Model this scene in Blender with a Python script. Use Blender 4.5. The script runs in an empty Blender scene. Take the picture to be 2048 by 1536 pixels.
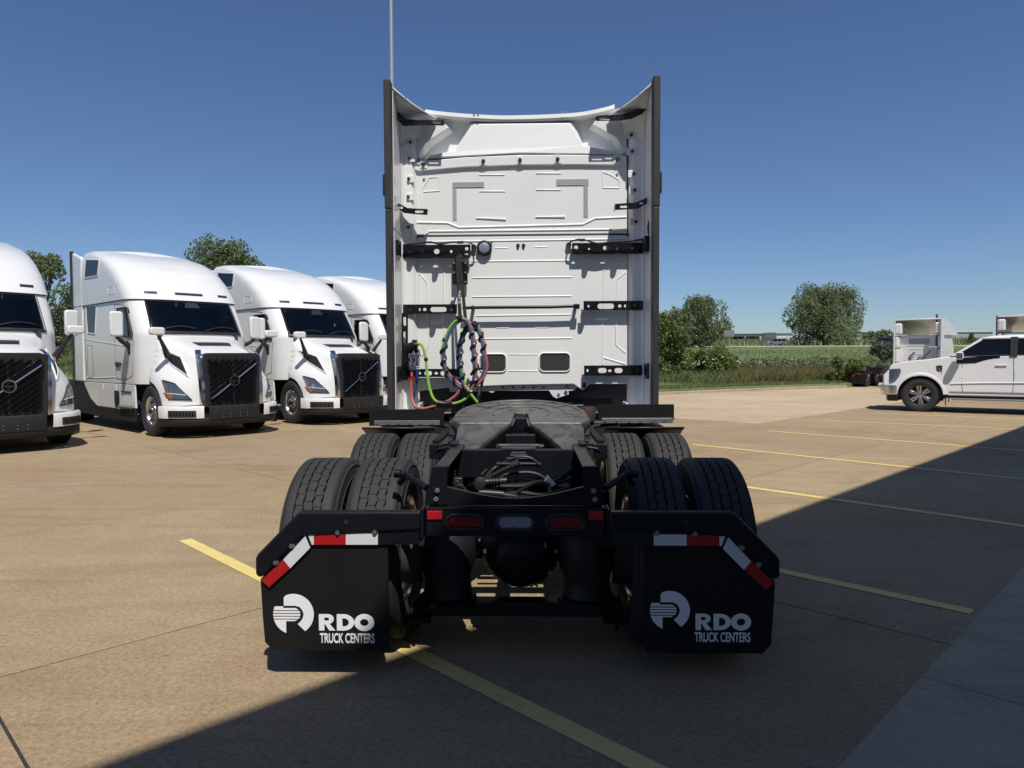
import bpy, bmesh, math, random
from mathutils import Vector, Matrix, noise
from mathutils.bvhtree import BVHTree
random.seed(7)
R = math.radians
sc = bpy.context.scene
COL = sc.collection
PI = math.pi

# ------------------------------------------------------------------ camera, sky, sun, exposure
FPX, CAM_H, PITCH, ROLL = 1425.0, 1.577, math.atan(54 / 1425.0), -0.004
FW = Vector((0, math.cos(PITCH), -math.sin(PITCH)))
UP = Vector((0, math.sin(PITCH), math.cos(PITCH)))
RT = Vector((1, 0, 0))
CR = RT * math.cos(ROLL) + UP * math.sin(ROLL)
CU = UP * math.cos(ROLL) - RT * math.sin(ROLL)
CAM_P = Vector((0, 0, CAM_H))
cd = bpy.data.cameras.new('camera')
cd.sensor_width = 36.0
cd.lens = 36.0 * FPX / 2048.0
cd.clip_start = 0.05
cd.clip_end = 6000
cam = bpy.data.objects.new('camera', cd)
COL.objects.link(cam)
cam.matrix_world = Matrix(((CR.x, CU.x, -FW.x, 0), (CR.y, CU.y, -FW.y, 0), (CR.z, CU.z, -FW.z, CAM_H), (0, 0, 0, 1)))
sc.camera = cam

SUN_EL = R(59)
SUN_H = Vector((0.15, -0.58, 0)).normalized()          # horizontal direction towards the sun
w = bpy.data.worlds.new('World')
sc.world = w
w.use_nodes = True
nt = w.node_tree
nt.nodes.clear()
sky = nt.nodes.new('ShaderNodeTexSky')
sky.sky_type = 'NISHITA'
sky.sun_disc = False
sky.sun_elevation = SUN_EL
sky.sun_rotation = math.atan2(SUN_H.x, SUN_H.y)
sky.altitude = 300
sky.air_density = 1.0
sky.dust_density = 0.25
sky.ozone_density = 4.5
bg = nt.nodes.new('ShaderNodeBackground')
bg.inputs['Strength'].default_value = 0.073
ow = nt.nodes.new('ShaderNodeOutputWorld')
tint = nt.nodes.new('ShaderNodeMix'); tint.data_type = 'RGBA'; tint.blend_type = 'MULTIPLY'
tint.inputs[0].default_value = 1.0; tint.inputs[7].default_value = (0.86, 0.955, 1.12, 1)
nt.links.new(sky.outputs[0], tint.inputs[6]); nt.links.new(tint.outputs[2], bg.inputs[0])
nt.links.new(bg.outputs[0], ow.inputs[0])
sd = bpy.data.lights.new('sun', 'SUN')
sd.energy = 4.2
sd.angle = R(0.53)
sd.color = (1.0, 0.945, 0.86)
sun = bpy.data.objects.new('sun', sd)
COL.objects.link(sun)
sv = Vector((SUN_H.x * math.cos(SUN_EL), SUN_H.y * math.cos(SUN_EL), math.sin(SUN_EL)))
sun.rotation_euler = sv.to_track_quat('Z', 'Y').to_euler()
sun.location = (0, -20, 40)
sc.view_settings.view_transform = 'Standard'
sc.view_settings.look = 'None'
sc.view_settings.exposure = 0.10
sc.view_settings.gamma = 1.0
sc.view_settings.use_curve_mapping = False
sc.cycles.max_bounces = 8
sc.cycles.transparent_max_bounces = 12
sc.cycles.caustics_reflective = False
sc.cycles.caustics_refractive = False

# ------------------------------------------------------------------ helpers
def ray(px, py):
    """direction in the world through a point of the 2048 x 1536 photograph"""
    return (CR * ((px - 1024) / FPX) + CU * ((768 - py) / FPX) + FW)
def ground(px, py, z=0.0):
    d = ray(px, py)
    return CAM_P + d * ((z - CAM_H) / d.z)
def local_ray(mat, px, py):
    inv = mat.inverted()
    o = inv @ CAM_P
    return o, (inv.to_3x3() @ ray(px, py))
def on_plane(mat, px, py, axis, val):
    o, d = local_ray(mat, px, py)
    return o + d * ((val - o[axis]) / d[axis])

class MB:
    def __init__(s):
        s.v = []; s.f = []
    def add(s, vs, fs):
        n = len(s.v)
        s.v += [tuple(p) for p in vs]
        s.f += [tuple(i + n for i in f) for f in fs]
        return s
    def box(s, a, b):
        x0, y0, z0 = [min(a[i], b[i]) for i in range(3)]
        x1, y1, z1 = [max(a[i], b[i]) for i in range(3)]
        return s.add([(x0, y0, z0), (x1, y0, z0), (x1, y1, z0), (x0, y1, z0), (x0, y0, z1), (x1, y0, z1), (x1, y1, z1), (x0, y1, z1)],
                     [(0, 3, 2, 1), (4, 5, 6, 7), (0, 1, 5, 4), (1, 2, 6, 5), (2, 3, 7, 6), (3, 0, 4, 7)])
    def cbox(s, c, d, m=None):
        hx, hy, hz = d[0] / 2, d[1] / 2, d[2] / 2
        vs = [Vector(q) for q in [(-hx, -hy, -hz), (hx, -hy, -hz), (hx, hy, -hz), (-hx, hy, -hz), (-hx, -hy, hz), (hx, -hy, hz), (hx, hy, hz), (-hx, hy, hz)]]
        if m is not None: vs = [m @ q for q in vs]
        vs = [q + Vector(c) for q in vs]
        return s.add(vs, [(0, 3, 2, 1), (4, 5, 6, 7), (0, 1, 5, 4), (1, 2, 6, 5), (2, 3, 7, 6), (3, 0, 4, 7)])
    def prism(s, poly, d0, d1, axis=1):
        """2-D polygon extruded along an axis. axis 1: poly is (x,z); axis 0: (y,z); axis 2: (x,y)"""
        def P(p, d):
            return (p[0], d, p[1]) if axis == 1 else ((d, p[0], p[1]) if axis == 0 else (p[0], p[1], d))
        n = len(poly)
        vs = [P(p, d0) for p in poly] + [P(p, d1) for p in poly]
        fs = [tuple(range(n)), tuple(range(2 * n - 1, n - 1, -1))]
        for i in range(n):
            j = (i + 1) % n
            fs.append((i, j, n + j, n + i))
        return s.add(vs, fs)
    def cyl(s, p0, p1, r0, r1=None, n=16, caps=True):
        r1 = r0 if r1 is None else r1
        p0, p1 = Vector(p0), Vector(p1)
        d = (p1 - p0).normalized()
        a = d.orthogonal().normalized(); b = d.cross(a)
        vs = []
        for p, r in ((p0, r0), (p1, r1)):
            for i in range(n):
                t = 2 * PI * i / n
                vs.append(p + (a * math.cos(t) + b * math.sin(t)) * r)
        fs = [(i, (i + 1) % n, n + (i + 1) % n, n + i) for i in range(n)]
        if caps: fs += [tuple(range(n - 1, -1, -1)), tuple(range(n, 2 * n))]
        return s.add(vs, fs)
    def tube(s, pts, r, n=8, caps=True):
        pts = [Vector(p) for p in pts]
        rs = r if isinstance(r, (list, tuple)) else [r] * len(pts)
        vs = []; fs = []
        prev = None
        for k, p in enumerate(pts):
            d = (pts[min(k + 1, len(pts) - 1)] - pts[max(k - 1, 0)]).normalized()
            if prev is None: a = d.orthogonal().normalized()
            else:
                a = prev - d * prev.dot(d)
                a = a.normalized() if a.length > 1e-6 else d.orthogonal().normalized()
            prev = a; b = d.cross(a)
            for i in range(n):
                t = 2 * PI * i / n
                vs.append(p + (a * math.cos(t) + b * math.sin(t)) * rs[k])
        m = len(pts)
        for k in range(m - 1):
            for i in range(n):
                fs.append((k * n + i, k * n + (i + 1) % n, (k + 1) * n + (i + 1) % n, (k + 1) * n + i))
        if caps: fs += [tuple(range(n - 1, -1, -1)), tuple(range((m - 1) * n, m * n))]
        return s.add(vs, fs)
    def lathe(s, prof, n=32, axis=0, c=(0, 0, 0), closed=False):
        """prof: list of (r, t) with t along the axis"""
        vs = []; fs = []
        m = len(prof)
        for i in range(n):
            t = 2 * PI * i / n
            for r, q in prof:
                p = [0, 0, 0]
                p[axis] = q; p[(axis + 1) % 3] = r * math.cos(t); p[(axis + 2) % 3] = r * math.sin(t)
                vs.append((p[0] + c[0], p[1] + c[1], p[2] + c[2]))
        for i in range(n):
            j = (i + 1) % n
            for k in range(m - 1 + (1 if closed else 0)):
                l = (k + 1) % m
                fs.append((i * m + k, j * m + k, j * m + l, i * m + l))
        return s.add(vs, fs)
    def grid(s, rows, cyclic=False):
        n = len(rows[0]); vs = [p for r in rows for p in r]; fs = []
        for i in range(len(rows) - 1):
            for j in range(n - 1 + (1 if cyclic else 0)):
                k = (j + 1) % n
                fs.append((i * n + j, i * n + k, (i + 1) * n + k, (i + 1) * n + j))
        return s.add(vs, fs)
    def mirror_x(s):
        n = len(s.v)
        s.v += [(-x, y, z) for x, y, z in s.v]
        s.f += [tuple(reversed([i + n for i in f])) for f in s.f]
        return s
    def mesh(s, name, mat, smooth=40, clean=True, merge=None):
        me = bpy.data.meshes.new(name)
        me.from_pydata(s.v, [], s.f)
        if clean:
            bm = bmesh.new(); bm.from_mesh(me)
            if merge: bmesh.ops.remove_doubles(bm, verts=bm.verts, dist=merge)
            bmesh.ops.recalc_face_normals(bm, faces=bm.faces)
            bm.to_mesh(me); bm.free()
        me.materials.append(mat)
        if smooth:
            me.polygons.foreach_set('use_smooth', [True] * len(me.polygons))
            me.set_sharp_from_angle(angle=R(smooth))
        me.update()
        return me
    def build(s, name, mat, parent=None, smooth=40, bevel=0, seg=2, loc=None, clean=True, merge=None, sub=0, solid=0):
        o = bpy.data.objects.new(name, s.mesh(name, mat, smooth, clean, merge))
        COL.objects.link(o)
        if parent is not None: o.parent = parent
        if loc is not None: o.location = loc
        if sub:
            m = o.modifiers.new('subdivision', 'SUBSURF'); m.levels = sub; m.render_levels = sub
        if solid:
            m = o.modifiers.new('thickness', 'SOLIDIFY'); m.thickness = abs(solid); m.offset = -1 if solid > 0 else 1
        if bevel:
            m = o.modifiers.new('bevel', 'BEVEL'); m.width = bevel; m.segments = seg; m.limit_method = 'ANGLE'; m.angle_limit = R(35)
            m.harden_normals = False
        return o

def inst(name, me, parent=None, loc=(0, 0, 0), rot=(0, 0, 0)):
    o = bpy.data.objects.new(name, me); COL.objects.link(o)
    if parent is not None: o.parent = parent
    o.location = loc; o.rotation_euler = rot
    return o
def empty(name, loc=(0, 0, 0), rz=0.0, parent=None):
    o = bpy.data.objects.new(name, None); COL.objects.link(o)
    o.location = loc; o.rotation_euler = (0, 0, rz); o.empty_display_size = 0.2
    if parent is not None: o.parent = parent
    return o
def tag(o, label=None, cat=None, group=None, kind=None):
    if label: o['label'] = label
    if cat: o['category'] = cat
    if group: o['group'] = group
    if kind: o['kind'] = kind
    return o
def copy_tree(o, parent=None):
    c = o.copy(); COL.objects.link(c); c.parent = parent
    for ch in list(o.children): copy_tree(ch, c)
    return c
def smooth_path(pts, n=8):
    pts = [Vector(p) for p in pts]; out = []
    for i in range(len(pts) - 1):
        p0 = pts[max(i - 1, 0)]; p1 = pts[i]; p2 = pts[i + 1]; p3 = pts[min(i + 2, len(pts) - 1)]
        for k in range(n):
            t = k / n
            out.append(0.5 * ((2 * p1) + (p2 - p0) * t + (2 * p0 - 5 * p1 + 4 * p2 - p3) * t * t + (3 * p1 - p0 - 3 * p2 + p3) * t ** 3))
    out.append(pts[-1])
    return out
def helix(path, r, turns_per_m, r_t, n=5):
    """a thin strip wound round a path"""
    out = []; dist = 0
    prev = None
    for k, p in enumerate(path):
        d = (path[min(k + 1, len(path) - 1)] - path[max(k - 1, 0)]).normalized()
        a = d.orthogonal().normalized() if prev is None else (prev - d * prev.dot(d)).normalized()
        prev = a; b = d.cross(a)
        if k: dist += (p - path[k - 1]).length
        t = dist * turns_per_m * 2 * PI
        out.append(p + (a * math.cos(t) + b * math.sin(t)) * r)
    return out
def rrect(x0, z0, x1, z1, r, n=5):
    x0, x1 = min(x0, x1), max(x0, x1); z0, z1 = min(z0, z1), max(z0, z1)
    out = []
    for cx, cz, a0 in ((x1 - r, z1 - r, 0), (x0 + r, z1 - r, 90), (x0 + r, z0 + r, 180), (x1 - r, z0 + r, 270)):
        for i in range(n + 1):
            a = R(a0 + 90 * i / n)
            out.append((cx + r * math.cos(a), cz + r * math.sin(a)))
    return out
def ring_prism(mb, outer, inner, d0, d1, axis=1):
    def P(p, d):
        return (p[0], d, p[1]) if axis == 1 else ((d, p[0], p[1]) if axis == 0 else (p[0], p[1], d))
    n = len(outer)
    vs = [P(p, d0) for p in outer] + [P(p, d0) for p in inner] + [P(p, d1) for p in outer] + [P(p, d1) for p in inner]
    fs = []
    for i in range(n):
        j = (i + 1) % n
        fs += [(i, j, n + j, n + i), (2 * n + i, 3 * n + i, 3 * n + j, 2 * n + j), (i, 2 * n + i, 2 * n + j, j), (n + i, n + j, 3 * n + j, 3 * n + i)]
    return mb.add(vs, fs)
def plate_with_holes(name, loops, depth, mat, parent, y, bevel=0.0):
    """flat plate in the x-z plane: the first loop is the outline, the others are holes"""
    cu = bpy.data.curves.new(name, 'CURVE'); cu.dimensions = '2D'; cu.fill_mode = 'BOTH'; cu.extrude = depth / 2
    for lp in loops:
        sp = cu.splines.new('POLY'); sp.points.add(len(lp) - 1); sp.use_cyclic_u = True
        for q, p in zip(sp.points, lp): q.co = (p[0], p[1], 0, 1)
    t = bpy.data.objects.new('tmp', cu); COL.objects.link(t)
    dg = bpy.context.evaluated_depsgraph_get(); dg.update()
    me = bpy.data.meshes.new_from_object(t.evaluated_get(dg))
    bpy.data.objects.remove(t); bpy.data.curves.remove(cu)
    me.transform(Matrix(((1, 0, 0, 0), (0, 0, -1, 0), (0, 1, 0, 0), (0, 0, 0, 1))))
    me.materials.clear(); me.materials.append(mat); me.name = name
    o = bpy.data.objects.new(name, me); COL.objects.link(o); o.parent = parent; o.location = (0, y, 0)
    return o
def text_mesh(txt, size, extrude, offset=0.0, xs=1.0):
    cu = bpy.data.curves.new('text', 'FONT'); cu.body = txt; cu.size = size; cu.extrude = extrude; cu.offset = offset
    cu.align_x = 'LEFT'
    t = bpy.data.objects.new('tmp', cu); COL.objects.link(t)
    dg = bpy.context.evaluated_depsgraph_get(); dg.update()
    me = bpy.data.meshes.new_from_object(t.evaluated_get(dg))
    bpy.data.objects.remove(t); bpy.data.curves.remove(cu)
    me.transform(Matrix(((xs, 0, 0, 0), (0, 0, -1, 0), (0, 1, 0, 0), (0, 0, 0, 1))))
    return me
def fit_text(txt, x0, z0, x1, z1, extrude, offset):
    """text in the x-z plane filling a box"""
    me = text_mesh(txt, 1.0, extrude, offset)
    xs = [v.co.x for v in me.vertices]; zs = [v.co.z for v in me.vertices]
    sx = (x1 - x0) / (max(xs) - min(xs)); sz = (z1 - z0) / (max(zs) - min(zs))
    ax, az = min(xs), min(zs)
    for v in me.vertices:
        v.co.x = x0 + (v.co.x - ax) * sx; v.co.z = z0 + (v.co.z - az) * sz
    return me
def arc(cx, cz, r, a0, a1, n=16):
    return [(cx + r * math.cos(R(a0 + (a1 - a0) * i / n)), cz + r * math.sin(R(a0 + (a1 - a0) * i / n))) for i in range(n + 1)]

# ------------------------------------------------------------------ materials (all procedural)
def mat(name, col, rough=0.5, metal=0.0, var=0.06, scale=6.0, bump=0.0, bscale=120.0, coat=0.0, spec=0.5, rvar=0.08, trans=0.0):
    m = bpy.data.materials.new(name); m.use_nodes = True
    n = m.node_tree.nodes; l = m.node_tree.links
    b = n['Principled BSDF']
    tc = n.new('ShaderNodeTexCoord')
    nz = n.new('ShaderNodeTexNoise'); nz.inputs['Scale'].default_value = scale; nz.inputs['Detail'].default_value = 6
    l.new(tc.outputs['Object'], nz.inputs['Vector'])
    mx = n.new('ShaderNodeMix'); mx.data_type = 'RGBA'
    mx.inputs[6].default_value = (*[max(0, c * (1 - var)) for c in col], 1)
    mx.inputs[7].default_value = (*[min(1, c * (1 + var)) for c in col], 1)
    l.new(nz.outputs['Fac'], mx.inputs[0]); l.new(mx.outputs[2], b.inputs['Base Color'])
    mr = n.new('ShaderNodeMapRange'); mr.inputs['To Min'].default_value = max(0.02, rough - rvar); mr.inputs['To Max'].default_value = min(1, rough + rvar)
    l.new(nz.outputs['Fac'], mr.inputs['Value']); l.new(mr.outputs[0], b.inputs['Roughness'])
    b.inputs['Metallic'].default_value = metal
    b.inputs['Coat Weight'].default_value = coat
    b.inputs['Specular IOR Level'].default_value = spec
    if bump:
        n2 = n.new('ShaderNodeTexNoise'); n2.inputs['Scale'].default_value = bscale; n2.inputs['Detail'].default_value = 3
        l.new(tc.outputs['Object'], n2.inputs['Vector'])
        bp = n.new('ShaderNodeBump'); bp.inputs['Strength'].default_value = bump; bp.inputs['Distance'].default_value = 0.004
        l.new(n2.outputs['Fac'], bp.inputs['Height']); l.new(bp.outputs[0], b.inputs['Normal'])
    return m
def glass_mat(name, tint, gloss=0.04):
    m = bpy.data.materials.new(name); m.use_nodes = True
    n = m.node_tree.nodes; l = m.node_tree.links; n.clear()
    o = n.new('ShaderNodeOutputMaterial'); t = n.new('ShaderNodeBsdfTransparent'); g = n.new('ShaderNodeBsdfGlossy')
    nz = n.new('ShaderNodeTexNoise'); nz.inputs['Scale'].default_value = 3
    mr = n.new('ShaderNodeMapRange'); mr.inputs['To Min'].default_value = gloss * .6; mr.inputs['To Max'].default_value = gloss * 1.6
    l.new(nz.outputs['Fac'], mr.inputs['Value']); l.new(mr.outputs[0], g.inputs['Roughness'])
    t.inputs[0].default_value = (*tint, 1); g.inputs['Color'].default_value = (0.95, 0.97, 1, 1)
    f = n.new('ShaderNodeFresnel'); f.inputs['IOR'].default_value = 1.52
    mx = n.new('ShaderNodeMixShader')
    l.new(f.outputs[0], mx.inputs[0]); l.new(t.outputs[0], mx.inputs[1]); l.new(g.outputs[0], mx.inputs[2]); l.new(mx.outputs[0], o.inputs[0])
    return m

WHITE = mat('white_paint', (0.76, 0.77, 0.765), 0.32, var=0.02, scale=1.5, coat=0.5)
WALLW = mat('white_panel', (0.83, 0.845, 0.84), 0.42, var=0.03, scale=3, coat=0.15)
PANELW = mat('white_plastic', (0.72, 0.74, 0.75), 0.38, var=0.02, scale=2)
BLACKP = mat('black_plastic', (0.022, 0.022, 0.024), 0.45, var=0.2, scale=20, bump=0.1, bscale=300)
BUMPM = mat('bumper_plastic', (0.018, 0.0175, 0.017), 0.55, var=0.2, scale=5, bump=0.12, bscale=250, spec=0.3)
EDGE = mat('fairing_edge_rubber', (0.030, 0.030, 0.030), 0.6, var=0.15, scale=4, bump=0.15, bscale=200)
FRAME = mat('frame_paint', (0.008, 0.009, 0.013), 0.36, var=0.25, scale=9, bump=0.08, bscale=400, spec=0.3)
BRACKET = mat('bracket_black', (0.008, 0.008, 0.009), 0.28, var=0.3, scale=14, coat=0.3)
RUBBER = mat('tyre_rubber', (0.026, 0.026, 0.027), 0.72, var=0.25, scale=7, bump=0.15, bscale=250)
TREAD = mat('tread_rubber', (0.030, 0.0295, 0.029), 0.78, var=0.3, scale=10, bump=0.25, bscale=180)
FLAPM = mat('mud_flap_rubber', (0.011, 0.011, 0.012), 0.55, var=0.15, scale=5, bump=0.06, bscale=90, spec=0.25)
CHROME = mat('chrome', (0.72, 0.73, 0.75), 0.12, metal=1.0, var=0.05, scale=5, rvar=0.04)
ALU = mat('polished_aluminium', (0.62, 0.63, 0.65), 0.22, metal=1.0, var=0.08, scale=12)
STEEL = mat('zinc_steel', (0.33, 0.35, 0.36), 0.42, metal=0.8, var=0.15, scale=25)
REDR = mat('red_reflector', (0.42, 0.012, 0.016), 0.3, var=0.1, scale=60, bump=0.25, bscale=500)
WHITER = mat('white_reflector', (0.72, 0.73, 0.76), 0.35, var=0.06, scale=60, bump=0.3, bscale=500)
REDL = mat('red_lens', (0.16, 0.006, 0.01), 0.25, var=0.25, scale=45, bump=0.3, bscale=260)
CLEARL = mat('clear_lens', (0.30, 0.34, 0.42), 0.25, metal=0.3, var=0.3, scale=40, bump=0.5, bscale=220)
AMBER = mat('amber_lens', (0.45, 0.10, 0.02), 0.3, var=0.2, scale=30)
DECAL = mat('white_decal', (0.90, 0.91, 0.93), 0.5, var=0.03, scale=20)
GREYDECAL = mat('grey_adhesive', (0.40, 0.41, 0.42), 0.6, var=0.12, scale=60)
SEAM = mat('dark_seam', (0.06, 0.06, 0.06), 0.7, var=0.1)
GLASS = glass_mat('windscreen_glass', (0.55, 0.66, 0.62))
DGLASS = mat('dark_privacy_glass', (0.006, 0.007, 0.012), 0.08, var=0.3, scale=2, rvar=0.02, spec=0.3)
INTER = mat('cab_interior', (0.055, 0.057, 0.06), 0.7, var=0.2, scale=8)
GRILLE = mat('gloss_black_slats', (0.006, 0.006, 0.007), 0.2, var=0.2, scale=8, rvar=0.05, spec=0.5)
LAMPG = mat('headlamp_cluster', (0.13, 0.15, 0.19), 0.12, metal=0.5, var=0.6, scale=14, coat=0.8, rvar=0.06)
HRED = mat('red_air_hose', (0.42, 0.13, 0.11), 0.42, var=0.1, scale=20)
HBLUE = mat('blue_air_hose', (0.055, 0.11, 0.26), 0.42, var=0.1, scale=20)
HGREEN = mat('green_cable', (0.24, 0.47, 0.07), 0.42, var=0.1, scale=20)
WRAP = mat('black_spiral_wrap', (0.012, 0.012, 0.012), 0.4, var=0.2, scale=20)
YPAINT = None
def grease_mat():
    m = mat('greasy_cast_steel', (0.050, 0.049, 0.046), 0.42, metal=0.25, var=0.35, scale=11, bump=0.3, bscale=60)
    n = m.node_tree.nodes; l = m.node_tree.links; b = n['Principled BSDF']
    tc = n.new('ShaderNodeTexCoord'); wv = n.new('ShaderNodeTexNoise'); wv.inputs['Scale'].default_value = 5; wv.inputs['Distortion'].default_value = 2.2; wv.inputs['Detail'].default_value = 8
    l.new(tc.outputs['Object'], wv.inputs['Vector'])
    cr = n.new('ShaderNodeValToRGB')
    cr.color_ramp.elements[0].position = 0.30; cr.color_ramp.elements[0].color = (0.045, 0.044, 0.042, 1)
    cr.color_ramp.elements[1].position = 0.62; cr.color_ramp.elements[1].color = (0.125, 0.122, 0.115, 1)
    l.new(wv.outputs['Fac'], cr.inputs[0]); l.new(cr.outputs[0], b.inputs['Base Color'])
    mr = n.new('ShaderNodeMapRange'); mr.inputs['To Min'].default_value = 0.25; mr.inputs['To Max'].default_value = 0.6
    l.new(wv.outputs['Fac'], mr.inputs['Value']); l.new(mr.outputs[0], b.inputs['Roughness'])
    return m
GREASE = grease_mat()
def concrete_mat(name, c0, c1, c2, fine=0.28, speck=True):
    m = bpy.data.materials.new(name); m.use_nodes = True
    n = m.node_tree.nodes; l = m.node_tree.links; b = n['Principled BSDF']
    g = n.new('ShaderNodeNewGeometry'); oi = n.new('ShaderNodeObjectInfo')
    def nz(scale, det=5, dist=0.0, sx=None):
        t = n.new('ShaderNodeTexNoise'); t.inputs['Scale'].default_value = scale; t.inputs['Detail'].default_value = det; t.inputs['Distortion'].default_value = dist
        if sx:
            mp = n.new('ShaderNodeMapping'); mp.inputs['Rotation'].default_value = (0, 0, R(sx[0])); mp.inputs['Scale'].default_value = (sx[1], sx[2], 1)
            l.new(g.outputs['Position'], mp.inputs[0]); l.new(mp.outputs[0], t.inputs['Vector'])
        else: l.new(g.outputs['Position'], t.inputs['Vector'])
        return t
    big = nz(0.55, 6, 0.6)
    r1 = n.new('ShaderNodeValToRGB'); r1.color_ramp.elements[0].position = 0.3; r1.color_ramp.elements[0].color = (*c0, 1)
    r1.color_ramp.elements[1].position = 0.72; r1.color_ramp.elements[1].color = (*c2, 1)
    e = r1.color_ramp.elements.new(0.52); e.color = (*c1, 1)
    l.new(big.outputs['Fac'], r1.inputs[0])
    def mul(a, fac_socket, lo, hi, f0=0.3, f1=0.7):
        mr = n.new('ShaderNodeMapRange'); mr.inputs['From Min'].default_value = f0; mr.inputs['From Max'].default_value = f1
        mr.inputs['To Min'].default_value = lo; mr.inputs['To Max'].default_value = hi
        l.new(fac_socket, mr.inputs['Value'])
        mm = n.new('ShaderNodeMix'); mm.data_type = 'RGBA'; mm.blend_type = 'MULTIPLY'; mm.inputs[0].default_value = 1.0
        l.new(a, mm.inputs[6]); l.new(mr.outputs[0], mm.inputs[7])
        return mm.outputs[2]
    c = mul(r1.outputs[0], nz(38, 4).outputs['Fac'], 1 - fine * 0.75, 1 + fine * 0.75)
    c = mul(c, nz(170, 2).outputs['Fac'], 1 - fine, 1 + fine)
    c = mul(c, nz(1.5, 8, 1.6, (20, 0.22, 1.5)).outputs['Fac'], 0.89, 1.04, 0.30, 0.50)       # drag and tyre marks
    c = mul(c, nz(3.5, 6, 0.8).outputs['Fac'], 0.93, 1.05)
    c = mul(c, nz(0.9, 4, 1.2).outputs['Fac'], 0.80, 1.0, 0.24, 0.36)                         # old oil and rubber stains
    c = mul(c, nz(9.0, 3, 0.3).outputs['Fac'], 0.72, 1.0, 0.22, 0.30)
    mr = n.new('ShaderNodeMapRange'); mr.inputs['To Min'].default_value = 0.91; mr.inputs['To Max'].default_value = 1.06
    l.new(oi.outputs['Random'], mr.inputs['Value'])
    mm = n.new('ShaderNodeMix'); mm.data_type = 'RGBA'; mm.blend_type = 'MULTIPLY'; mm.inputs[0].default_value = 1.0
    l.new(c, mm.inputs[6]); l.new(mr.outputs[0], mm.inputs[7]); c = mm.outputs[2]
    if speck:
        vo = n.new('ShaderNodeTexVoronoi'); vo.inputs['Scale'].default_value = 55; l.new(g.outputs['Position'], vo.inputs['Vector'])
        ms = n.new('ShaderNodeMapRange'); ms.inputs['From Min'].default_value = 0.10; ms.inputs['From Max'].default_value = 0.16; ms.inputs['To Min'].default_value = 1; ms.inputs['To Max'].default_value = 0
        l.new(vo.outputs['Distance'], ms.inputs['Value'])
        gate = nz(4.0, 3); mg = n.new('ShaderNodeMapRange'); mg.inputs['From Min'].default_value = 0.44; mg.inputs['From Max'].default_value = 0.62
        l.new(gate.outputs['Fac'], mg.inputs['Value'])
        pr = n.new('ShaderNodeMath'); pr.operation = 'MULTIPLY'; l.new(ms.outputs[0], pr.inputs[0]); l.new(mg.outputs[0], pr.inputs[1])
        sm = n.new('ShaderNodeMix'); sm.data_type = 'RGBA'; sm.inputs[7].default_value = (min(.7, c2[0] * 1.5), min(.7, c2[1] * 1.5), min(.7, c2[2] * 1.5), 1)
        l.new(pr.outputs[0], sm.inputs[0]); l.new(c, sm.inputs[6]); c = sm.outputs[2]
    l.new(c, b.inputs['Base Color'])
    b.inputs['Roughness'].default_value = 0.85
    b.inputs['Specular IOR Level'].default_value = 0.25
    bp = n.new('ShaderNodeBump'); bp.inputs['Strength'].default_value = 0.5; bp.inputs['Distance'].default_value = 0.004
    l.new(nz(140, 3).outputs['Fac'], bp.inputs['Height']); l.new(bp.outputs[0], b.inputs['Normal'])
    return m
CONC = concrete_mat('lot_concrete', (0.318, 0.226, 0.134), (0.338, 0.258, 0.158), (0.342, 0.270, 0.172))
CONCL = concrete_mat('pale_drive_concrete', (0.44, 0.345, 0.225), (0.475, 0.375, 0.25), (0.50, 0.405, 0.28))
WALK = concrete_mat('sidewalk_concrete', (0.36, 0.325, 0.24), (0.38, 0.345, 0.255), (0.40, 0.365, 0.275), fine=0.12, speck=False)
KERBM = concrete_mat('kerb_concrete', (0.36, 0.28, 0.20), (0.40, 0.32, 0.23), (0.42, 0.34, 0.25))
SOIL = mat('joint_dirt', (0.06, 0.05, 0.04), 0.9, var=0.3, scale=8)
def paint_mat():
    m = mat('yellow_line_paint', (0.72, 0.575, 0.20), 0.7, var=0.10, scale=10, bump=0.2, bscale=120)
    n = m.node_tree.nodes; l = m.node_tree.links; b = n['Principled BSDF']
    src = b.inputs['Base Color'].links[0].from_socket
    g = n.new('ShaderNodeNewGeometry')
    t = n.new('ShaderNodeTexNoise'); t.inputs['Scale'].default_value = 26; t.inputs['Detail'].default_value = 8; t.inputs['Distortion'].default_value = 1.0
    l.new(g.outputs['Position'], t.inputs['Vector'])
    r = n.new('ShaderNodeMapRange'); r.inputs['From Min'].default_value = 0.63; r.inputs['From Max'].default_value = 0.70
    l.new(t.outputs['Fac'], r.inputs['Value'])
    x = n.new('ShaderNodeMix'); x.data_type = 'RGBA'; x.inputs[7].default_value = (0.22, 0.17, 0.10, 1)
    l.new(r.outputs[0], x.inputs[0]); l.new(src, x.inputs[6]); l.new(x.outputs[2], b.inputs['Base Color'])
    return m
YPAINT = paint_mat()
def leaf_mat(name, dark, light, trans=0.35, rough=0.55):
    m = bpy.data.materials.new(name); m.use_nodes = True
    n = m.node_tree.nodes; l = m.node_tree.links; b = n['Principled BSDF']
    a = n.new('ShaderNodeAttribute'); a.attribute_name = 'shade'; a.attribute_type = 'GEOMETRY'
    x = n.new('ShaderNodeMix'); x.data_type = 'RGBA'; x.inputs[6].default_value = (*dark, 1); x.inputs[7].default_value = (*light, 1)
    l.new(a.outputs['Fac'], x.inputs[0]); l.new(x.outputs[2], b.inputs['Base Color'])
    b.inputs['Roughness'].default_value = rough; b.inputs['Specular IOR Level'].default_value = 0.3
    t = n.new('ShaderNodeBsdfTranslucent'); l.new(x.outputs[2], t.inputs[0])
    mx = n.new('ShaderNodeMixShader'); mx.inputs[0].default_value = trans
    o = n['Material Output']; l.new(b.outputs[0], mx.inputs[1]); l.new(t.outputs[0], mx.inputs[2]); l.new(mx.outputs[0], o.inputs[0])
    return m
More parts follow.
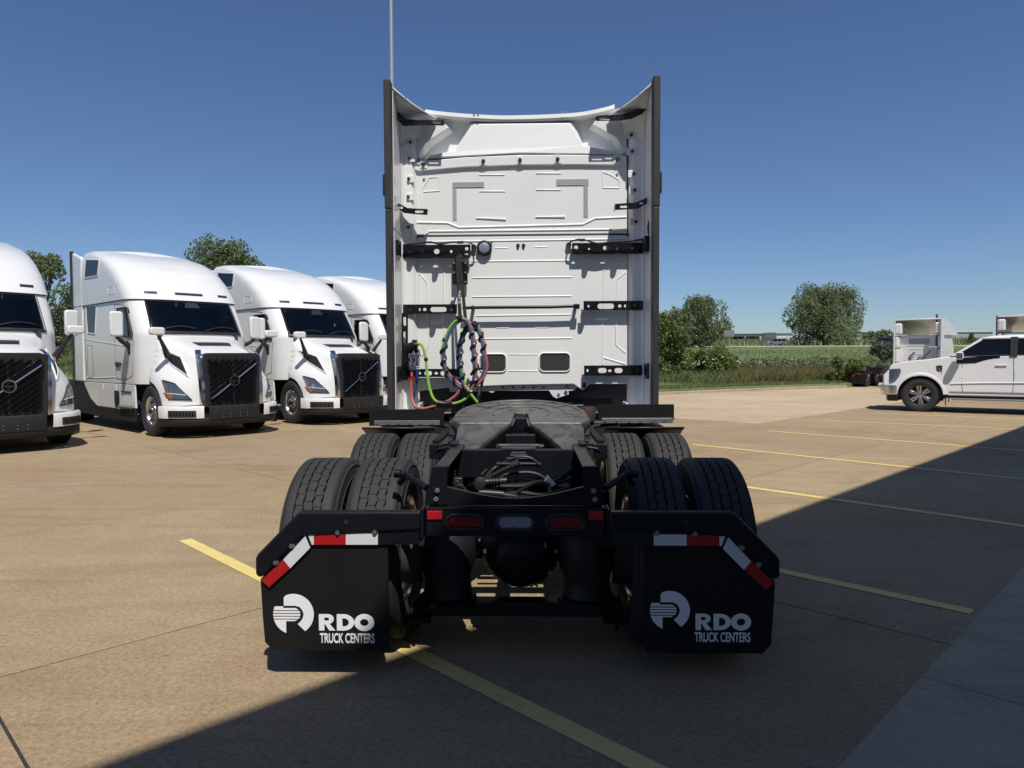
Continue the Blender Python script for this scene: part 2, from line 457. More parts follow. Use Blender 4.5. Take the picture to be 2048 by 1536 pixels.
LEAF = leaf_mat('tree_leaves', (0.095, 0.130, 0.052), (0.27, 0.31, 0.15))
LEAFB = leaf_mat('bush_leaves', (0.065, 0.105, 0.026), (0.22, 0.28, 0.085))
LEAFS = leaf_mat('silver_green_leaves', (0.10, 0.14, 0.09), (0.20, 0.25, 0.17))
WEED = leaf_mat('weed_leaves', (0.095, 0.110, 0.042), (0.26, 0.27, 0.125))
STRAW = leaf_mat('dry_grass', (0.14, 0.14, 0.05), (0.32, 0.27, 0.12))
GRASSM = leaf_mat('meadow_grass', (0.115, 0.155, 0.060), (0.24, 0.28, 0.125))
BARK = mat('bark', (0.10, 0.075, 0.055), 0.9, var=0.35, scale=9, bump=0.6, bscale=25)
def turf_mat():
    m = bpy.data.materials.new('meadow_turf'); m.use_nodes = True
    n = m.node_tree.nodes; l = m.node_tree.links; b = n['Principled BSDF']
    g = n.new('ShaderNodeNewGeometry')
    t = n.new('ShaderNodeTexNoise'); t.inputs['Scale'].default_value = 0.12; t.inputs['Detail'].default_value = 9; t.inputs['Roughness'].default_value = 0.7
    l.new(g.outputs['Position'], t.inputs['Vector'])
    c = n.new('ShaderNodeValToRGB'); c.color_ramp.elements[0].position = .33; c.color_ramp.elements[0].color = (0.115, 0.150, 0.060, 1)
    c.color_ramp.elements[1].position = .68; c.color_ramp.elements[1].color = (0.215, 0.245, 0.115, 1)
    l.new(t.outputs['Fac'], c.inputs[0])
    t2 = n.new('ShaderNodeTexNoise'); t2.inputs['Scale'].default_value = 4; t2.inputs['Detail'].default_value = 6
    l.new(g.outputs['Position'], t2.inputs['Vector'])
    mr = n.new('ShaderNodeMapRange'); mr.inputs['To Min'].default_value = .6; mr.inputs['To Max'].default_value = 1.4; l.new(t2.outputs['Fac'], mr.inputs['Value'])
    mm = n.new('ShaderNodeMix'); mm.data_type = 'RGBA'; mm.blend_type = 'MULTIPLY'; mm.inputs[0].default_value = 1
    l.new(c.outputs[0], mm.inputs[6]); l.new(mr.outputs[0], mm.inputs[7]); l.new(mm.outputs[2], b.inputs['Base Color'])
    b.inputs['Roughness'].default_value = 0.9; b.inputs['Specular IOR Level'].default_value = 0.1
    return m
TURF = turf_mat()
ROADM = mat('highway_concrete', (0.60, 0.57, 0.50), 0.85, var=0.1, scale=0.5)
# ------------------------------------------------------------------ the lot: slabs laid out along the building (U) and away from it (W)
PHI = R(44.8)
D2 = Vector((math.sin(PHI), math.cos(PHI), 0)); D1 = Vector((-math.cos(PHI), math.sin(PHI), 0))
def uwp(u, v, z=0.0): return D2 * u + D1 * v + Vector((0, 0, z))

LOT_EDGE = [(-70, 46), (-40, 40), (-20, 33), (-8, 28.6), (0, 27.6), (6.25, 29.1), (10.7, 32.1), (14.0, 33.9), (16.6, 34.9), (17.8, 36.6), (19.6, 39.5), (22.5, 43.5), (27, 48), (33, 54), (45, 62), (75, 74)]
def edge_y(x):
    for (a, b), (c, d) in zip(LOT_EDGE, LOT_EDGE[1:]):
        if a <= x <= c: return b + (d - b) * (x - a) / (c - a)
    return LOT_EDGE[0][1] if x < 0 else LOT_EDGE[-1][1]

base = MB().box((-4000, -1500, -0.6), (4000, 4500, -0.13)).build('ground', SOIL, smooth=0)
tag(base, kind='structure')

pave = empty('pavement'); tag(pave, kind='structure')
U = [0.59 + 3.81 * k for k in range(-7, 16)]
W = [0.99, 4.26, 7.62, 10.9, 14.2, 17.5, 20.8, 24.1, 27.4, 30.7, 34, 37.3, 40.6]
GAP = 0.0065
def slab(u0, u1, v0, v1, m, ztop=0.0, thick=0.12, name='concrete_slab', parent=pave, gap=GAP):
    mb = MB(); rnd = random.Random(int(u0 * 31 + v0 * 977))
    c = 0.002
    a = (u0 + gap, v0 + gap, u1 - gap, v1 - gap)
    ring = lambda i, z: [uwp(a[0] + i, a[1] + i, z), uwp(a[2] - i, a[1] + i, z), uwp(a[2] - i, a[3] - i, z), uwp(a[0] + i, a[3] - i, z)]
    vs = ring(0, ztop - thick) + ring(0, ztop - c) + ring(c, ztop)
    fs = [(3, 2, 1, 0), (8, 9, 10, 11)]
    for b0 in (0, 4):
        for i in range(4):
            j = (i + 1) % 4; fs.append((b0 + i, b0 + j, b0 + 4 + j, b0 + 4 + i))
    return mb.add(vs, fs).build(name, m, parent, smooth=0)
for ui in range(len(U) - 1):
    for vi in range(len(W) - 1):
        u0, u1, v0, v1 = U[ui], U[ui + 1], W[vi], W[vi + 1]
        c = uwp((u0 + u1) / 2, (v0 + v1) / 2)
        if c.y < -14 or c.y > edge_y(max(-70, min(75, c.x))) + 4 or c.x < -32: continue
        if u0 > 15.5 and v0 > 7.5: m = CONCL
        else: m = CONC
        slab(u0, u1, v0, v1, m)
# the tractors on the right stand on more of the pale concrete
for i in range(4):
    for j in range(3):
        slab(55.0 + i * 4, 59.0 + i * 4, -8 + j * 4.4, -3.6 + j * 4.4, CONCL, ztop=-0.001)

seal = MB().add([uwp(U[0], W[0], -.0025), uwp(U[-1], W[0], -.0025), uwp(U[-1], 26, -.0025), uwp(U[0], 26, -.0025)], [(0, 1, 2, 3)]).build('joint_sealant', mat('joint_sealant', (.035, .03, .026), .8, var=.4, scale=3), pave, smooth=0)
walk = empty('sidewalk'); tag(walk, kind='structure')
SW = [-0.02 + 1.74 * k for k in range(-12, 30)]
SW = [3.83 - 1.70 * k for k in range(10, 0, -1)] + [3.83 + 1.70 * k for k in range(0, 28)]
for a, b in zip(SW, SW[1:]):
    slab(a, b, -1.36, 1.001, WALK, ztop=0.012, thick=0.11, name='sidewalk_slab', parent=walk, gap=0.005)

# painted lines
def line(p, q, wd=0.108, z=0.004):
    d = (q - p).normalized(); n = Vector((-d.y, d.x, 0))
    # ends cut along the building, as painted
    k = D2 * (wd / 2 / max(0.3, abs(D2.dot(n))))
    mb = MB(); N = 24
    rows = [[p + (q - p) * (i / N) - k + Vector((0, 0, z)), p + (q - p) * (i / N) + k + Vector((0, 0, z))] for i in range(N + 1)]
    mb.grid(rows)
    o = mb.build('parking_line', YPAINT, smooth=0); tag(o, kind='structure')
line(ground(370, 1080), uwp(2.25, 1.06))
line(uwp(5.05, 6.35), uwp(5.05, 1.04))
line(ground(1497, 972) + D1 * 2.6, ground(2048, 1053) - D1 * 0.2)
line(ground(1385, 889), ground(2048, 960) - D1 * 0.75)
line(ground(1536, 862), ground(2048, 902) - D1 * 1.1)
line(ground(1650, 841), ground(2048, 857) - D1 * 1.8)
line(ground(1740, 826), ground(2048, 836) - D1 * 2.2)

# ------------------------------------------------------------------ grass terrain beyond the lot
def ter_z(y, x=0):
    if y < 31: return 0.13
    z = 0.13 + (y - 31) * 0.0277
    if y > 158: z = 3.65 + max(0, min(1, (y - 176) / 70)) * 3.4
    if y > 246: z = 7.05 + (y - 246) * 0.006
    return z
xs = []
for (a, b), (c, d) in zip(LOT_EDGE, LOT_EDGE[1:]):
    n = max(1, int((c - a) / 1.0)) if c - a < 20 else 12
    for i in range(n): xs.append(a + (c - a) * i / n)
xs.append(75)
def smooth_edge(x):
    return sum(edge_y(max(-70, min(75, x + k * 0.35))) for k in range(-4, 5)) / 9
rows = []
for d in [0.0, 0.35, 2, 5, 9, 14, 20, 28, 40, 55, 75, 95, 112, 124, 132, 142, 160, 185, 215, 260, 330, 450, 700, 1100, 1800, 3500]:
    r = []
    for x in xs:
        y = smooth_edge(x)
        f = min(1.0, d / 120.0)
        yy = y * (1 - f) + 33 * f + d
        X = x * (1 + d / 26.0)
        z = ter_z(33 + d) + (0 if d < 2 else 0.12 * noise.noise(Vector((X * .12, yy * .12, 0))))
        r.append((X, yy, z))
    rows.append(r)
lower = [(x, y, -0.12) for x, y, z in rows[0]]
grass_ter = MB().grid([lower] + rows).build('grass_field', TURF, smooth=60)
tag(grass_ter, kind='structure')
# kerb
kpts = [Vector((x, smooth_edge(x), 0)) for x in xs if -30 < x < 17.6]
mb = MB(); rr = []
for i, p in enumerate(kpts):
    t = (kpts[min(i + 1, len(kpts) - 1)] - kpts[max(0, i - 1)]).normalized(); n = Vector((-t.y, t.x, 0))
    rr.append([p - n * 0.02 + Vector((0, 0, -0.1)), p - n * 0.02 + Vector((0, 0, 0.10)), p + n * 0.02 + Vector((0, 0, 0.145)), p + n * 0.26 + Vector((0, 0, 0.16)), p + n * 0.26 + Vector((0, 0, -0.1))])
tag(mb.grid(rr).build('kerb', KERBM, smooth=30), kind='structure')

# highway
HY = 161.0
mb = MB().box((-500, HY, 3.2), (700, HY + 11, 3.86))
tag(mb.build('highway', ROADM, smooth=0), kind='structure')

# ------------------------------------------------------------------ vegetation
def leaf_object(name, quads, m, parent=None, shades=None):
    vs = []; fs = []; at = []
    for k, (c, a, b, s) in enumerate(quads):
        n = len(vs)
        vs += [c - a, c + b * 0.55, c + a, c - b * 0.55]
        fs.append((n, n + 1, n + 2, n + 3)); at += [s] * 4
    me = bpy.data.meshes.new(name); me.from_pydata(vs, [], fs)
    t = me.attributes.new('shade', 'FLOAT', 'POINT'); t.data.foreach_set('value', at)
    me.materials.append(m)
    o = bpy.data.objects.new(name, me); COL.objects.link(o)
    if parent is not None: o.parent = parent
    return o
def crown_quads(clumps, n, size, rnd, up=0.0):
    """leaf clusters filling the outer part of several clumps"""
    out = []
    tot = sum(c[1].x * c[1].z for c in clumps)
    for c, r in clumps:
        tone = rnd.random()
        for _ in range(int(n * r.x * r.z / tot)):
            d = Vector((rnd.gauss(0, 1), rnd.gauss(0, 1), rnd.gauss(0, 1))).normalized()
            q = d * (0.45 + 0.6 * rnd.random() ** 0.6)
            p = c + Vector((q.x * r.x, q.y * r.y, q.z * r.z))
            if noise.noise(p * (1.1 / max(0.6, r.x))) < -0.28: continue
            s = size * rnd.uniform(0.6, 1.3)
            a = Vector((rnd.gauss(0, 1), rnd.gauss(0, 1), rnd.gauss(0, 1) + up)).normalized()
            b = a.orthogonal().normalized(); b = (Matrix.Rotation(rnd.uniform(0, PI), 3, a) @ b)
            out.append((p, a * s, b * s, max(0, min(1, 0.55 * tone + 0.45 * rnd.random()))))
    return out
def tree(name, label, loc, h, wd, trunk_h, n, size, seed, m=LEAF, clumps=26, shape=None, group=None, squash=1.0, stems=1):
    rnd = random.Random(seed)
    root = empty(name, loc); tag(root, label, 'tree' if 'tree' in name else 'bush', group)
    cl = []
    for k in range(clumps):
        t = rnd.random() ** 0.85
        z = trunk_h + (h - trunk_h) * (0.06 + 0.9 * t)
        prof = math.sin(PI * (0.18 + 0.74 * t)) ** 0.7 if shape is None else shape(t)
        ang = rnd.uniform(0, 2 * PI); rad = wd / 2 * prof * math.sqrt(rnd.random()) * 0.90
        r = wd * rnd.uniform(0.055, 0.145) * (0.6 + 0.5 * prof)
        cl.append((Vector((math.cos(ang) * rad, math.sin(ang) * rad * squash, min(z, h - r * rnd.uniform(.5, 1.5)))), Vector((r, r, r * rnd.uniform(0.8, 1.7)))))
    leaf_object('crown', crown_quads(cl, n, size, rnd), m, root)
    mb = MB()
    for s in range(stems):
        bx = Vector((rnd.uniform(-1, 1), rnd.uniform(-1, 1), 0)) * (0.05 * wd * (stems > 1))
        tr = 0.018 * h + 0.04
        top = bx * 3 + Vector((0, 0, h * 0.72))
        pts = [bx + (top - bx) * (i / 6) + Vector((rnd.uniform(-1, 1), rnd.uniform(-1, 1), 0)) * 0.012 * h * (i > 0) for i in range(7)]
        pts[0].z = -0.2
        mb.tube(pts, [tr * (1.25 - 1.05 * i / 6) for i in range(7)], 8)
        for c, r in cl[s::stems]:
            k = max(1, min(5, int(6 * (c.z - r.z) / h)))
            p = pts[k]; mid = (p + c) / 2 + Vector((0, 0, -0.03 * h))
            mb.tube(smooth_path([p, mid, c], 3), [tr * .42, tr * .36, tr * .3, tr * .26, tr * .2, tr * .14, tr * .08], 5)
    mb.build('trunk', BARK, root)
    return root
def at_depth(px, py, Y):
    d = ray(px, py); return CAM_P + d * (Y / d.y)
def gz(X, Y):
    d = max(0.0, Y - smooth_edge(max(-70, min(75, X))))
    for _ in range(4):
        f = min(1.0, d / 120.0); e = smooth_edge(max(-70, min(75, X / (1 + d / 26.0))))
        d = max(0.0, Y - e * (1 - f) - 33 * f)
    return ter_z(33 + d)
def stand(px, Y):
    p = at_depth(px, 700, Y); p.z = gz(p.x, Y); return p
# right, beyond the highway
tree('cottonwood_tree', 'tall broad cottonwood tree alone beyond the highway, between two dark cars', stand(1648, 178), 15.3, 20.5, 1.0, 26000, 0.28, 3, clumps=105, shape=lambda t: (1 - 0.55 * abs(t - 0.42) ** 1.2) * (1.0 if t < .6 else 1 - (t - .6) * 1.1))
tree('roadside_tree', 'round dark tree beside the highway left of the road sign', stand(1400, 150), 10.4, 13.6, 0.8, 15000, 0.25, 5, clumps=75)
tree('roadside_tree', 'lower half hidden tree between the lot bush and the round dark tree', stand(1352, 132), 6.8, 8.8, 0.4, 8000, 0.26, 15, clumps=34)
# left, behind the parked trucks
tree('shade_tree', 'tall tree seen between the two leftmost white trucks', stand(88, 50), 8.3, 6.0, 0.3, 15000, 0.12, 8, clumps=60)
tree('shade_tree', 'tree whose top shows over the roofs of the white trucks', stand(452, 62), 10.5, 9.2, 3.0, 17000, 0.15, 11, clumps=66)
# bushes at the lot edge
tree('leafy_bush', 'tall bright green bush at the lot edge right of the cab', Vector((7.6, 35.5, 0.2)), 3.0, 3.6, 0.0, 9000, 0.085, 21, LEAFB, 30, shape=lambda t: 1 - 0.5 * t, stems=3)
tree('leafy_bush', 'low bright green bush with white blossom clusters at the lot edge', Vector((10.0, 36.2, 0.22)), 1.65, 3.8, 0.0, 7000, 0.075, 22, LEAFB, 26, shape=lambda t: 1 - 0.45 * t, stems=3)
tree('leafy_bush', 'small round bush by the end of the kerb near the parked chassis', Vector((17.0, 36.4, 0.2)), 1.25, 2.1, 0.0, 5000, 0.07, 23, LEAFB, 20, shape=lambda t: 1 - 0.4 * t, stems=2)
tree('silver_bush', 'pale silver green shrub in the field left of the white cab', stand(1768, 60), 1.6, 3.2, 0.0, 5000, 0.10, 24, LEAFS, 22, shape=lambda t: 1 - 0.5 * t, stems=3)
tree('small_tree', 'dark pointed young tree between the two far cabs', stand(1943, 120), 2.7, 2.4, 0.3, 2600, 0.26, 25, clumps=16, shape=lambda t: 1 - 0.85 * t)

# blossoms on the low bush
rnd = random.Random(4); q = []
for k in range(20):
    c = Vector((9.5 + rnd.gauss(0, .75), 35.2 + rnd.gauss(0, .35), 1.35 + rnd.gauss(0, .16)))
    for i in range(5):
        a = Vector((rnd.gauss(0, 1), rnd.gauss(0, 1), rnd.gauss(0, .5))).normalized() * .05
        q.append((c + Vector((rnd.gauss(0, .06), rnd.gauss(0, .06), rnd.gauss(0, .03))), a, a.orthogonal().normalized() * .07, rnd.random()))
BLOS = leaf_mat('white_blossom', (0.45, 0.46, 0.34), (0.70, 0.70, 0.55))
tag(leaf_object('blossoms', q, BLOS), kind='stuff')

def blades(name, n, region, hfun, m, seed, wd=0.02, kind='stuff', clumped=0.0, lean=0.35):
    rnd = random.Random(seed); vs = []; fs = []; at = []
    k = 0
    while k < n:
        p = region(rnd)
        if p is None: continue
        if clumped and noise.noise(Vector((p.x * .35, p.y * .35, seed))) < rnd.uniform(-1, 1) * 0.4 + clumped - 0.5: k += 0.2; continue
        h = hfun(p, rnd); a = rnd.uniform(0, PI * 2); d = Vector((math.cos(a), math.sin(a), 0))
        l = Vector((rnd.gauss(0, 1), rnd.gauss(0, 1), 0)) * h * lean
        i = len(vs)
        vs += [p - d * wd * h, p + d * wd * h, p + l * .45 + Vector((0, 0, h * .62)) + d * wd * h * .7, p + l + Vector((0, 0, h))]
        fs += [(i, i + 1, i + 2), (i, i + 2, i + 3)]; at += [rnd.random()] * 4
        k += 1
    me = bpy.data.meshes.new(name); me.from_pydata(vs, [], fs)
    t = me.attributes.new('shade', 'FLOAT', 'POINT'); t.data.foreach_set('value', at)
    me.materials.append(m); o = bpy.data.objects.new(name, me); COL.objects.link(o)
    return tag(o, kind=kind)
def band(y0, y1, x0=.20, x1=.62, pw=1.0):
    def f(rnd):
        y = y0 + (y1 - y0) * rnd.random() ** pw
        x = y * rnd.uniform(x0, x1)
        e = smooth_edge(max(-70, min(75, x)))
        if y < e + 1.9 + 0.4 * math.sin(x * 1.7): return None
        return Vector((x, y, gz(x, y) - 0.03))
    return f
def leafy(name, n, region, h, size, m, seed):
    rnd = random.Random(seed); q = []
    while len(q) < n:
        p = region(rnd)
        if p is None: continue
        hh = h * (0.55 + 0.6 * max(0, 0.5 + noise.noise(Vector((p.x * .55, p.y * .55, seed)))))
        p = p + Vector((0, 0, hh * rnd.random() ** 0.6))
        a = Vector((rnd.gauss(0, 1), rnd.gauss(0, 1), rnd.gauss(0, .6))).normalized(); b = Matrix.Rotation(rnd.uniform(0, PI), 3, a) @ a.orthogonal().normalized()
        s = size * rnd.uniform(.6, 1.4)
        q.append((p, a * s, b * s, rnd.random()))
    return tag(leaf_object(name, q, m), kind='stuff')
blades('dry_grass', 11000, band(34, 40, .28, .50), lambda p, r: r.uniform(.3, .75), STRAW, 31, wd=.012, lean=.22)
blades('tall_grass', 9000, band(33, 44, .20, .56), lambda p, r: r.uniform(.3, .7), GRASSM, 33, wd=.02)
leafy('weeds', 16000, band(38.5, 50, .22, .60), .80, 0.09, WEED, 34)
leafy('weed_flowers', 260, band(38.5, 50, .22, .60), .95, 0.06, BLOS, 37)
blades('meadow_grass', 16000, band(49, 150, .16, .66, .9), lambda p, r: r.uniform(.2, .45) * (1 if p.y < 110 else .7), GRASSM, 35, wd=.06)
blades('bank_grass', 5000, lambda r: (lambda y: Vector((y * r.uniform(.1, .7), y, ter_z(y) - .05)))(r.uniform(178, 250)), lambda p, r: r.uniform(.6, 1.5), GRASSM, 36, wd=.1)
blades('meadow_grass', 4000, lambda r: (lambda y: Vector((y * r.uniform(-.68, -.55), y, ter_z(y) - .03)))(r.uniform(43, 110)), lambda p, r: r.uniform(.4, .8), GRASSM, 38, wd=.04)
# mown verge beside the kerb
def verge(rnd):
    x = rnd.uniform(4, 17.4); y = smooth_edge(x) + .3 + rnd.random() * 1.9
    return Vector((x, y, gz(x, y)))
blades('verge_grass', 9000, verge, lambda p, r: r.uniform(.05, .13), GRASSM, 39, wd=.12)

# ------------------------------------------------------------------ far buildings, sign, posts, pole
METALW = mat('pale_metal_siding', (0.42, 0.44, 0.46), 0.6, var=0.05, scale=.3)
METALG = mat('grey_roofing', (0.50, 0.52, 0.54), 0.5, var=0.05, scale=.2)
TAN = mat('tan_siding', (0.50, 0.43, 0.34), 0.7, var=0.06, scale=.5)
def warehouse(label, px0, px1, ytop, Y, depth, rise, winds, wallm=METALW, name='warehouse', roofm=METALG, zb=None):
    a = at_depth(px0, 690, Y); b = at_depth(px1, 690, Y)
    zb = (ter_z(Y) if zb is None else zb) - 1.0; zt = at_depth((px0 + px1) / 2, ytop, Y).z
    root = empty(name, ((a.x + b.x) / 2, Y, zb)); tag(root, label, 'building')
    hw = (b.x - a.x) / 2; H = zt - zb - rise
    MB().box((-hw, 0, 0), (hw, depth, H)).build('wall', wallm, root, smooth=0)
    MB().prism([(-0.6, H - .003), (depth + .6, H - .003), (depth + .6, H + .35), (depth / 2, H + rise + .3), (-0.6, H + .35)], -hw - .5, hw + .5, axis=0).build('roof', roofm, root, smooth=0)
    for wx, ww, wz, wh in winds:
        MB().box((-hw + 2 * hw * wx - ww / 2, -0.12, H * wz - wh / 2), (-hw + 2 * hw * wx + ww / 2, 0.02, H * wz + wh / 2)).build('window', DGLASS, root, smooth=0)
    return root
warehouse('long low pale warehouse with a row of dark windows behind the road sign', 1458, 1556, 663.5, 300, 40, .8, [(x, 3.2, .62, 1.3) for x in (.08, .17, .2, .24, .42, .45, .54, .82)])
warehouse('white box warehouse end standing beside the tall cottonwood', 1553, 1584, 664, 285, 40, .5, [], mat('white_siding', (.62, .63, .64), .6), name='warehouse')
warehouse('flat roofed white building right of the cottonwood', 1690, 1812, 667.5, 330, 60, .6, [(x, 4, .7, 1.6) for x in (.55, .62, .7, .93)], mat('bright_siding', (.58, .59, .60), .6))
warehouse('wide grey roofed building far behind the young tree', 1740, 1985, 659.5, 420, 60, 1.5, [(x, 5, .72, 1.2) for x in (.3, .4, .5, .6)], mat('grey_siding', (.33, .35, .37), .7))
warehouse('tan building far behind the leftmost trucks', 60, 124, 655, 95, 14, .6, [(.5, 2.6, .5, 1.6), (.72, 1.2, .5, 1.6)], TAN)
for px, n in ((1768, 1), (1740, 2), (1440, 4)):
    tree('distant_tree', {1: 'bushy dark tree before the grey roofed building', 2: 'low dark tree right of the cottonwood on the skyline', 4: 'dark tree behind the round roadside tree'}[n], stand(px, 300), 4.6, 12, .3, 1600, .55, 70 + n, clumps=12)

# road sign seen from the front, posts along the highway
POSTM = mat('galvanised_post', (0.40, 0.41, 0.42), 0.5, metal=.5, var=.1)
SIGNM = mat('sign_back', (0.26, 0.28, 0.29), 0.5, metal=.4, var=.08)
s = empty('road_sign', stand(1458, 140)); tag(s, 'grey back of a road sign on a single post by the highway', 'sign')
MB().cyl((0, 0, -.3), (0, 0, 3.3), .07, n=8).build('post', POSTM, s)
MB().prism(rrect(-1.0, 2.25, 1.0, 3.45, .10), -.03, -.10).build('sign_panel', SIGNM, s, smooth=0)
for i, z in enumerate((2.5, 2.85, 3.2)):
    MB().box((-.9, -.13, z - .03), (.9, -.10, z + .03)).build('brace', POSTM, s, smooth=0)
POSTS = ['below the leftmost dark car', 'under the round roadside tree', 'right of the road sign', 'at the nose of the grey car', 'right of the grey car before the cottonwood', 'in front of the cottonwood trunk', 'below the right side of the cottonwood', 'between the cottonwood and the dark van', 'below the dark van']
for i, px in enumerate((1386, 1424, 1489, 1536, 1597, 1642, 1690, 1722, 1764)):
    p = stand(px, 159)
    o = empty('guide_post', p); tag(o, 'small pale highway guide post ' + POSTS[i], 'post', 'guide posts along the highway')
    MB().prism([(-.06, -.2), (.06, -.2), (.06, 1.15), (0, 1.25), (-.06, 1.15)], -.02, .02).build('stake', mat('stake', (.5, .5, .48), .6) if i == 0 else bpy.data.materials['stake'], o, smooth=0)
    MB().box((-.05, -.03, .9), (.05, -.02, 1.08)).build('reflector', AMBER, o, smooth=0)

pl = at_depth(786, 400, 25.5); pl.z = 0
o = empty('light_pole', pl); tag(o, 'tall pale grey light pole rising behind the cab to the top edge', 'light pole')
MB().cyl((0, 0, 0.6), (0, 0, 16.5), .10, .055, n=16).build('pole', mat('grey_pole_paint', (.44, .46, .48), .4, metal=.4, var=.06), o)
MB().cyl((0, 0, -.02), (0, 0, .6), .30, n=20).build('footing', KERBM, o)
MB().box((-.05, -.05, 16.3), (1.4, .05, 16.4)).build('arm', POSTM, o, smooth=0)
MB().box((1.0, -.2, 16.22), (1.75, .2, 16.36)).build('lamp_head', POSTM, o, bevel=.03)

# ------------------------------------------------------------------ the building behind the photographer that shades the lot
WS, WB = 3.06, -1.42
SHIFT = (-(SUN_H.x * D1.x + SUN_H.y * D1.y)) * (1 / math.tan(SUN_EL))
HB = (WS - WB) / SHIFT
SID = mat('service_building_siding', (0.46, 0.46, 0.45), 0.6, var=0.04, scale=1)
o = empty('service_building', (0, 0, 0), PI / 2 - PHI); tag(o, 'long metal clad service building behind the photographer', 'building')
# local x runs along D2, local y along D1
mb = MB().box((-32, WB - 14, -.1), (62, WB - .02, HB - .35)); mb.build('wall', SID, o, smooth=0)
MB().box((-32.1, WB - 14.1, HB - .348), (62.1, WB, HB)).build('parapet', mat('coping', (.25, .26, .28), .5), o, smooth=0)
for k in range(8):
    x = -26 + k * 10.5
    d = MB().box((x, WB - .018, .02), (x + 4.4, WB + .03, 4.9)).build('overhead_door', PANELW, o, smooth=0)
    for j in range(7): MB().box((x + .05, WB + .03, .1 + j * .68), (x + 4.35, WB + .045, .7 + j * .68)).build('panel', PANELW, d, smooth=0)
# ------------------------------------------------------------------ wheels
TP = [(.286, -.10), (.30, -.125), (.35, -.142), (.41, -.146), (.455, -.14), (.480, -.132), (.487, -.1285), (.484, -.126), (.497, -.119), (.502, -.100), (.502, -.0735), (.4805, -.071)]
def tyre_mesh(name, sc_=1.0, n=72):
    prof = TP + [(r, -t) for r, t in reversed(TP)]
    for r in (.44, .465):
        pass
    mb = MB().lathe([(r * sc_, t) for r, t in prof], n)
    # raised rings on the sidewall
    for s in (-1, 1):
        mb.lathe([(.40 * sc_, s * .1445), (.403 * sc_, s * .1495), (.409 * sc_, s * .1495), (.412 * sc_, s * .1445)], n)
        mb.lathe([(.458 * sc_, s * .138), (.461 * sc_, s * .143), (.468 * sc_, s * .141), (.471 * sc_, s * .1345)], n)
    return mb.mesh(name, RUBBER, 50)
def tread_mesh(name, sc_=1.0, n=46):
    mb = MB(); rnd = random.Random(2)
    r0, r1 = .479 * sc_, .503 * sc_
    for row, (cx, hw, ph) in enumerate(((-.0470, .0180, 0), (0, .0195, .5), (.0470, .0180, .15))):
        for k in range(n):
            t0 = 2 * PI * (k + ph) / n; dt = 2 * PI / n
            g = dt * .026
            rr = r1 - rnd.random() * .0008
            K = 4
            def wave(t):
                q = (t * n / (2 * PI)) % 1.0
                return .0045 * (1 - 4 * abs(q - .5))
            lo, hi = [], []
            for sx in (-1, 1):
                for j in range(K + 1):
                    t = t0 + g + (dt - 2 * g) * j / K
                    x = cx + sx * hw + wave(t)
                    lo.append((x, r0 * math.cos(t), r0 * math.sin(t))); hi.append((x, rr * math.cos(t), rr * math.sin(t)))
            m_ = 2 * (K + 1); fs = []
            for j in range(K):
                fs += [(m_ + j, m_ + j + 1, m_ + K + 2 + j, m_ + K + 1 + j), (j, j + 1, m_ + j + 1, m_ + j), (K + 1 + j, K + 2 + j, m_ + K + 2 + j, m_ + K + 1 + j)]
            fs += [(0, K + 1, m_ + K + 1, m_), (K, 2 * K + 1, m_ + 2 * K + 1, m_ + K)]
            mb.add(lo + hi, fs)
    return mb.mesh(name, TREAD, 0)
TYRE = tyre_mesh('tyre'); TREADM = tread_mesh('tread')
def rim_mesh(flip=False):
    """aluminium disc with hand holes"""
    mb = MB()
    mb.lathe([(.292, -.125), (.286, -.12), (.27, -.09), (.262, .06), (.27, .10), (.286, .12), (.292, .125), (.296, .12), (.29, .10), (.28, .05), (.278, -.06), (.29, -.10), (.296, -.12)], 48, closed=True)
    # face
    prof = [(.275, .055), (.262, .072), (.235, .080), (.165, .070), (.150, .075), (.145, .090), (.10, .092), (.098, .14), (.085, .150), (.03, .155), (.0, .155)]
    mb.lathe(prof, 48)
    for k in range(10):
        t = 2 * PI * k / 10
        mb.cyl((.08, .125 * math.cos(t), .125 * math.sin(t)), (.125, .125 * math.cos(t), .125 * math.sin(t)), .014, .011, 8)
    return mb.mesh('rim', ALU, 35)
def holes_mesh():
    mb = MB()
    for k in range(10):
        t = 2 * PI * (k + .5) / 10
        mb.cyl((.07, .207 * math.cos(t), .207 * math.sin(t)), (.0795, .207 * math.cos(t), .207 * math.sin(t)), .027, .027, 12)
    return mb.mesh('hand_hole', BLACKP, 35)
RIM = rim_mesh(); HOLES = holes_mesh()
def wheel(parent, loc, side=1, name='wheel'):
    w = inst(name, RIM, parent, loc, (0, 0, 0 if side > 0 else PI))
    w.rotation_euler[0] = random.uniform(0, 6)
    inst('tyre', TYRE, w)
    t = inst('tread', TREADM, w); t['kind'] = 'stuff'
    h = inst('hand_hole', HOLES, w); h['kind'] = 'stuff'
    return w

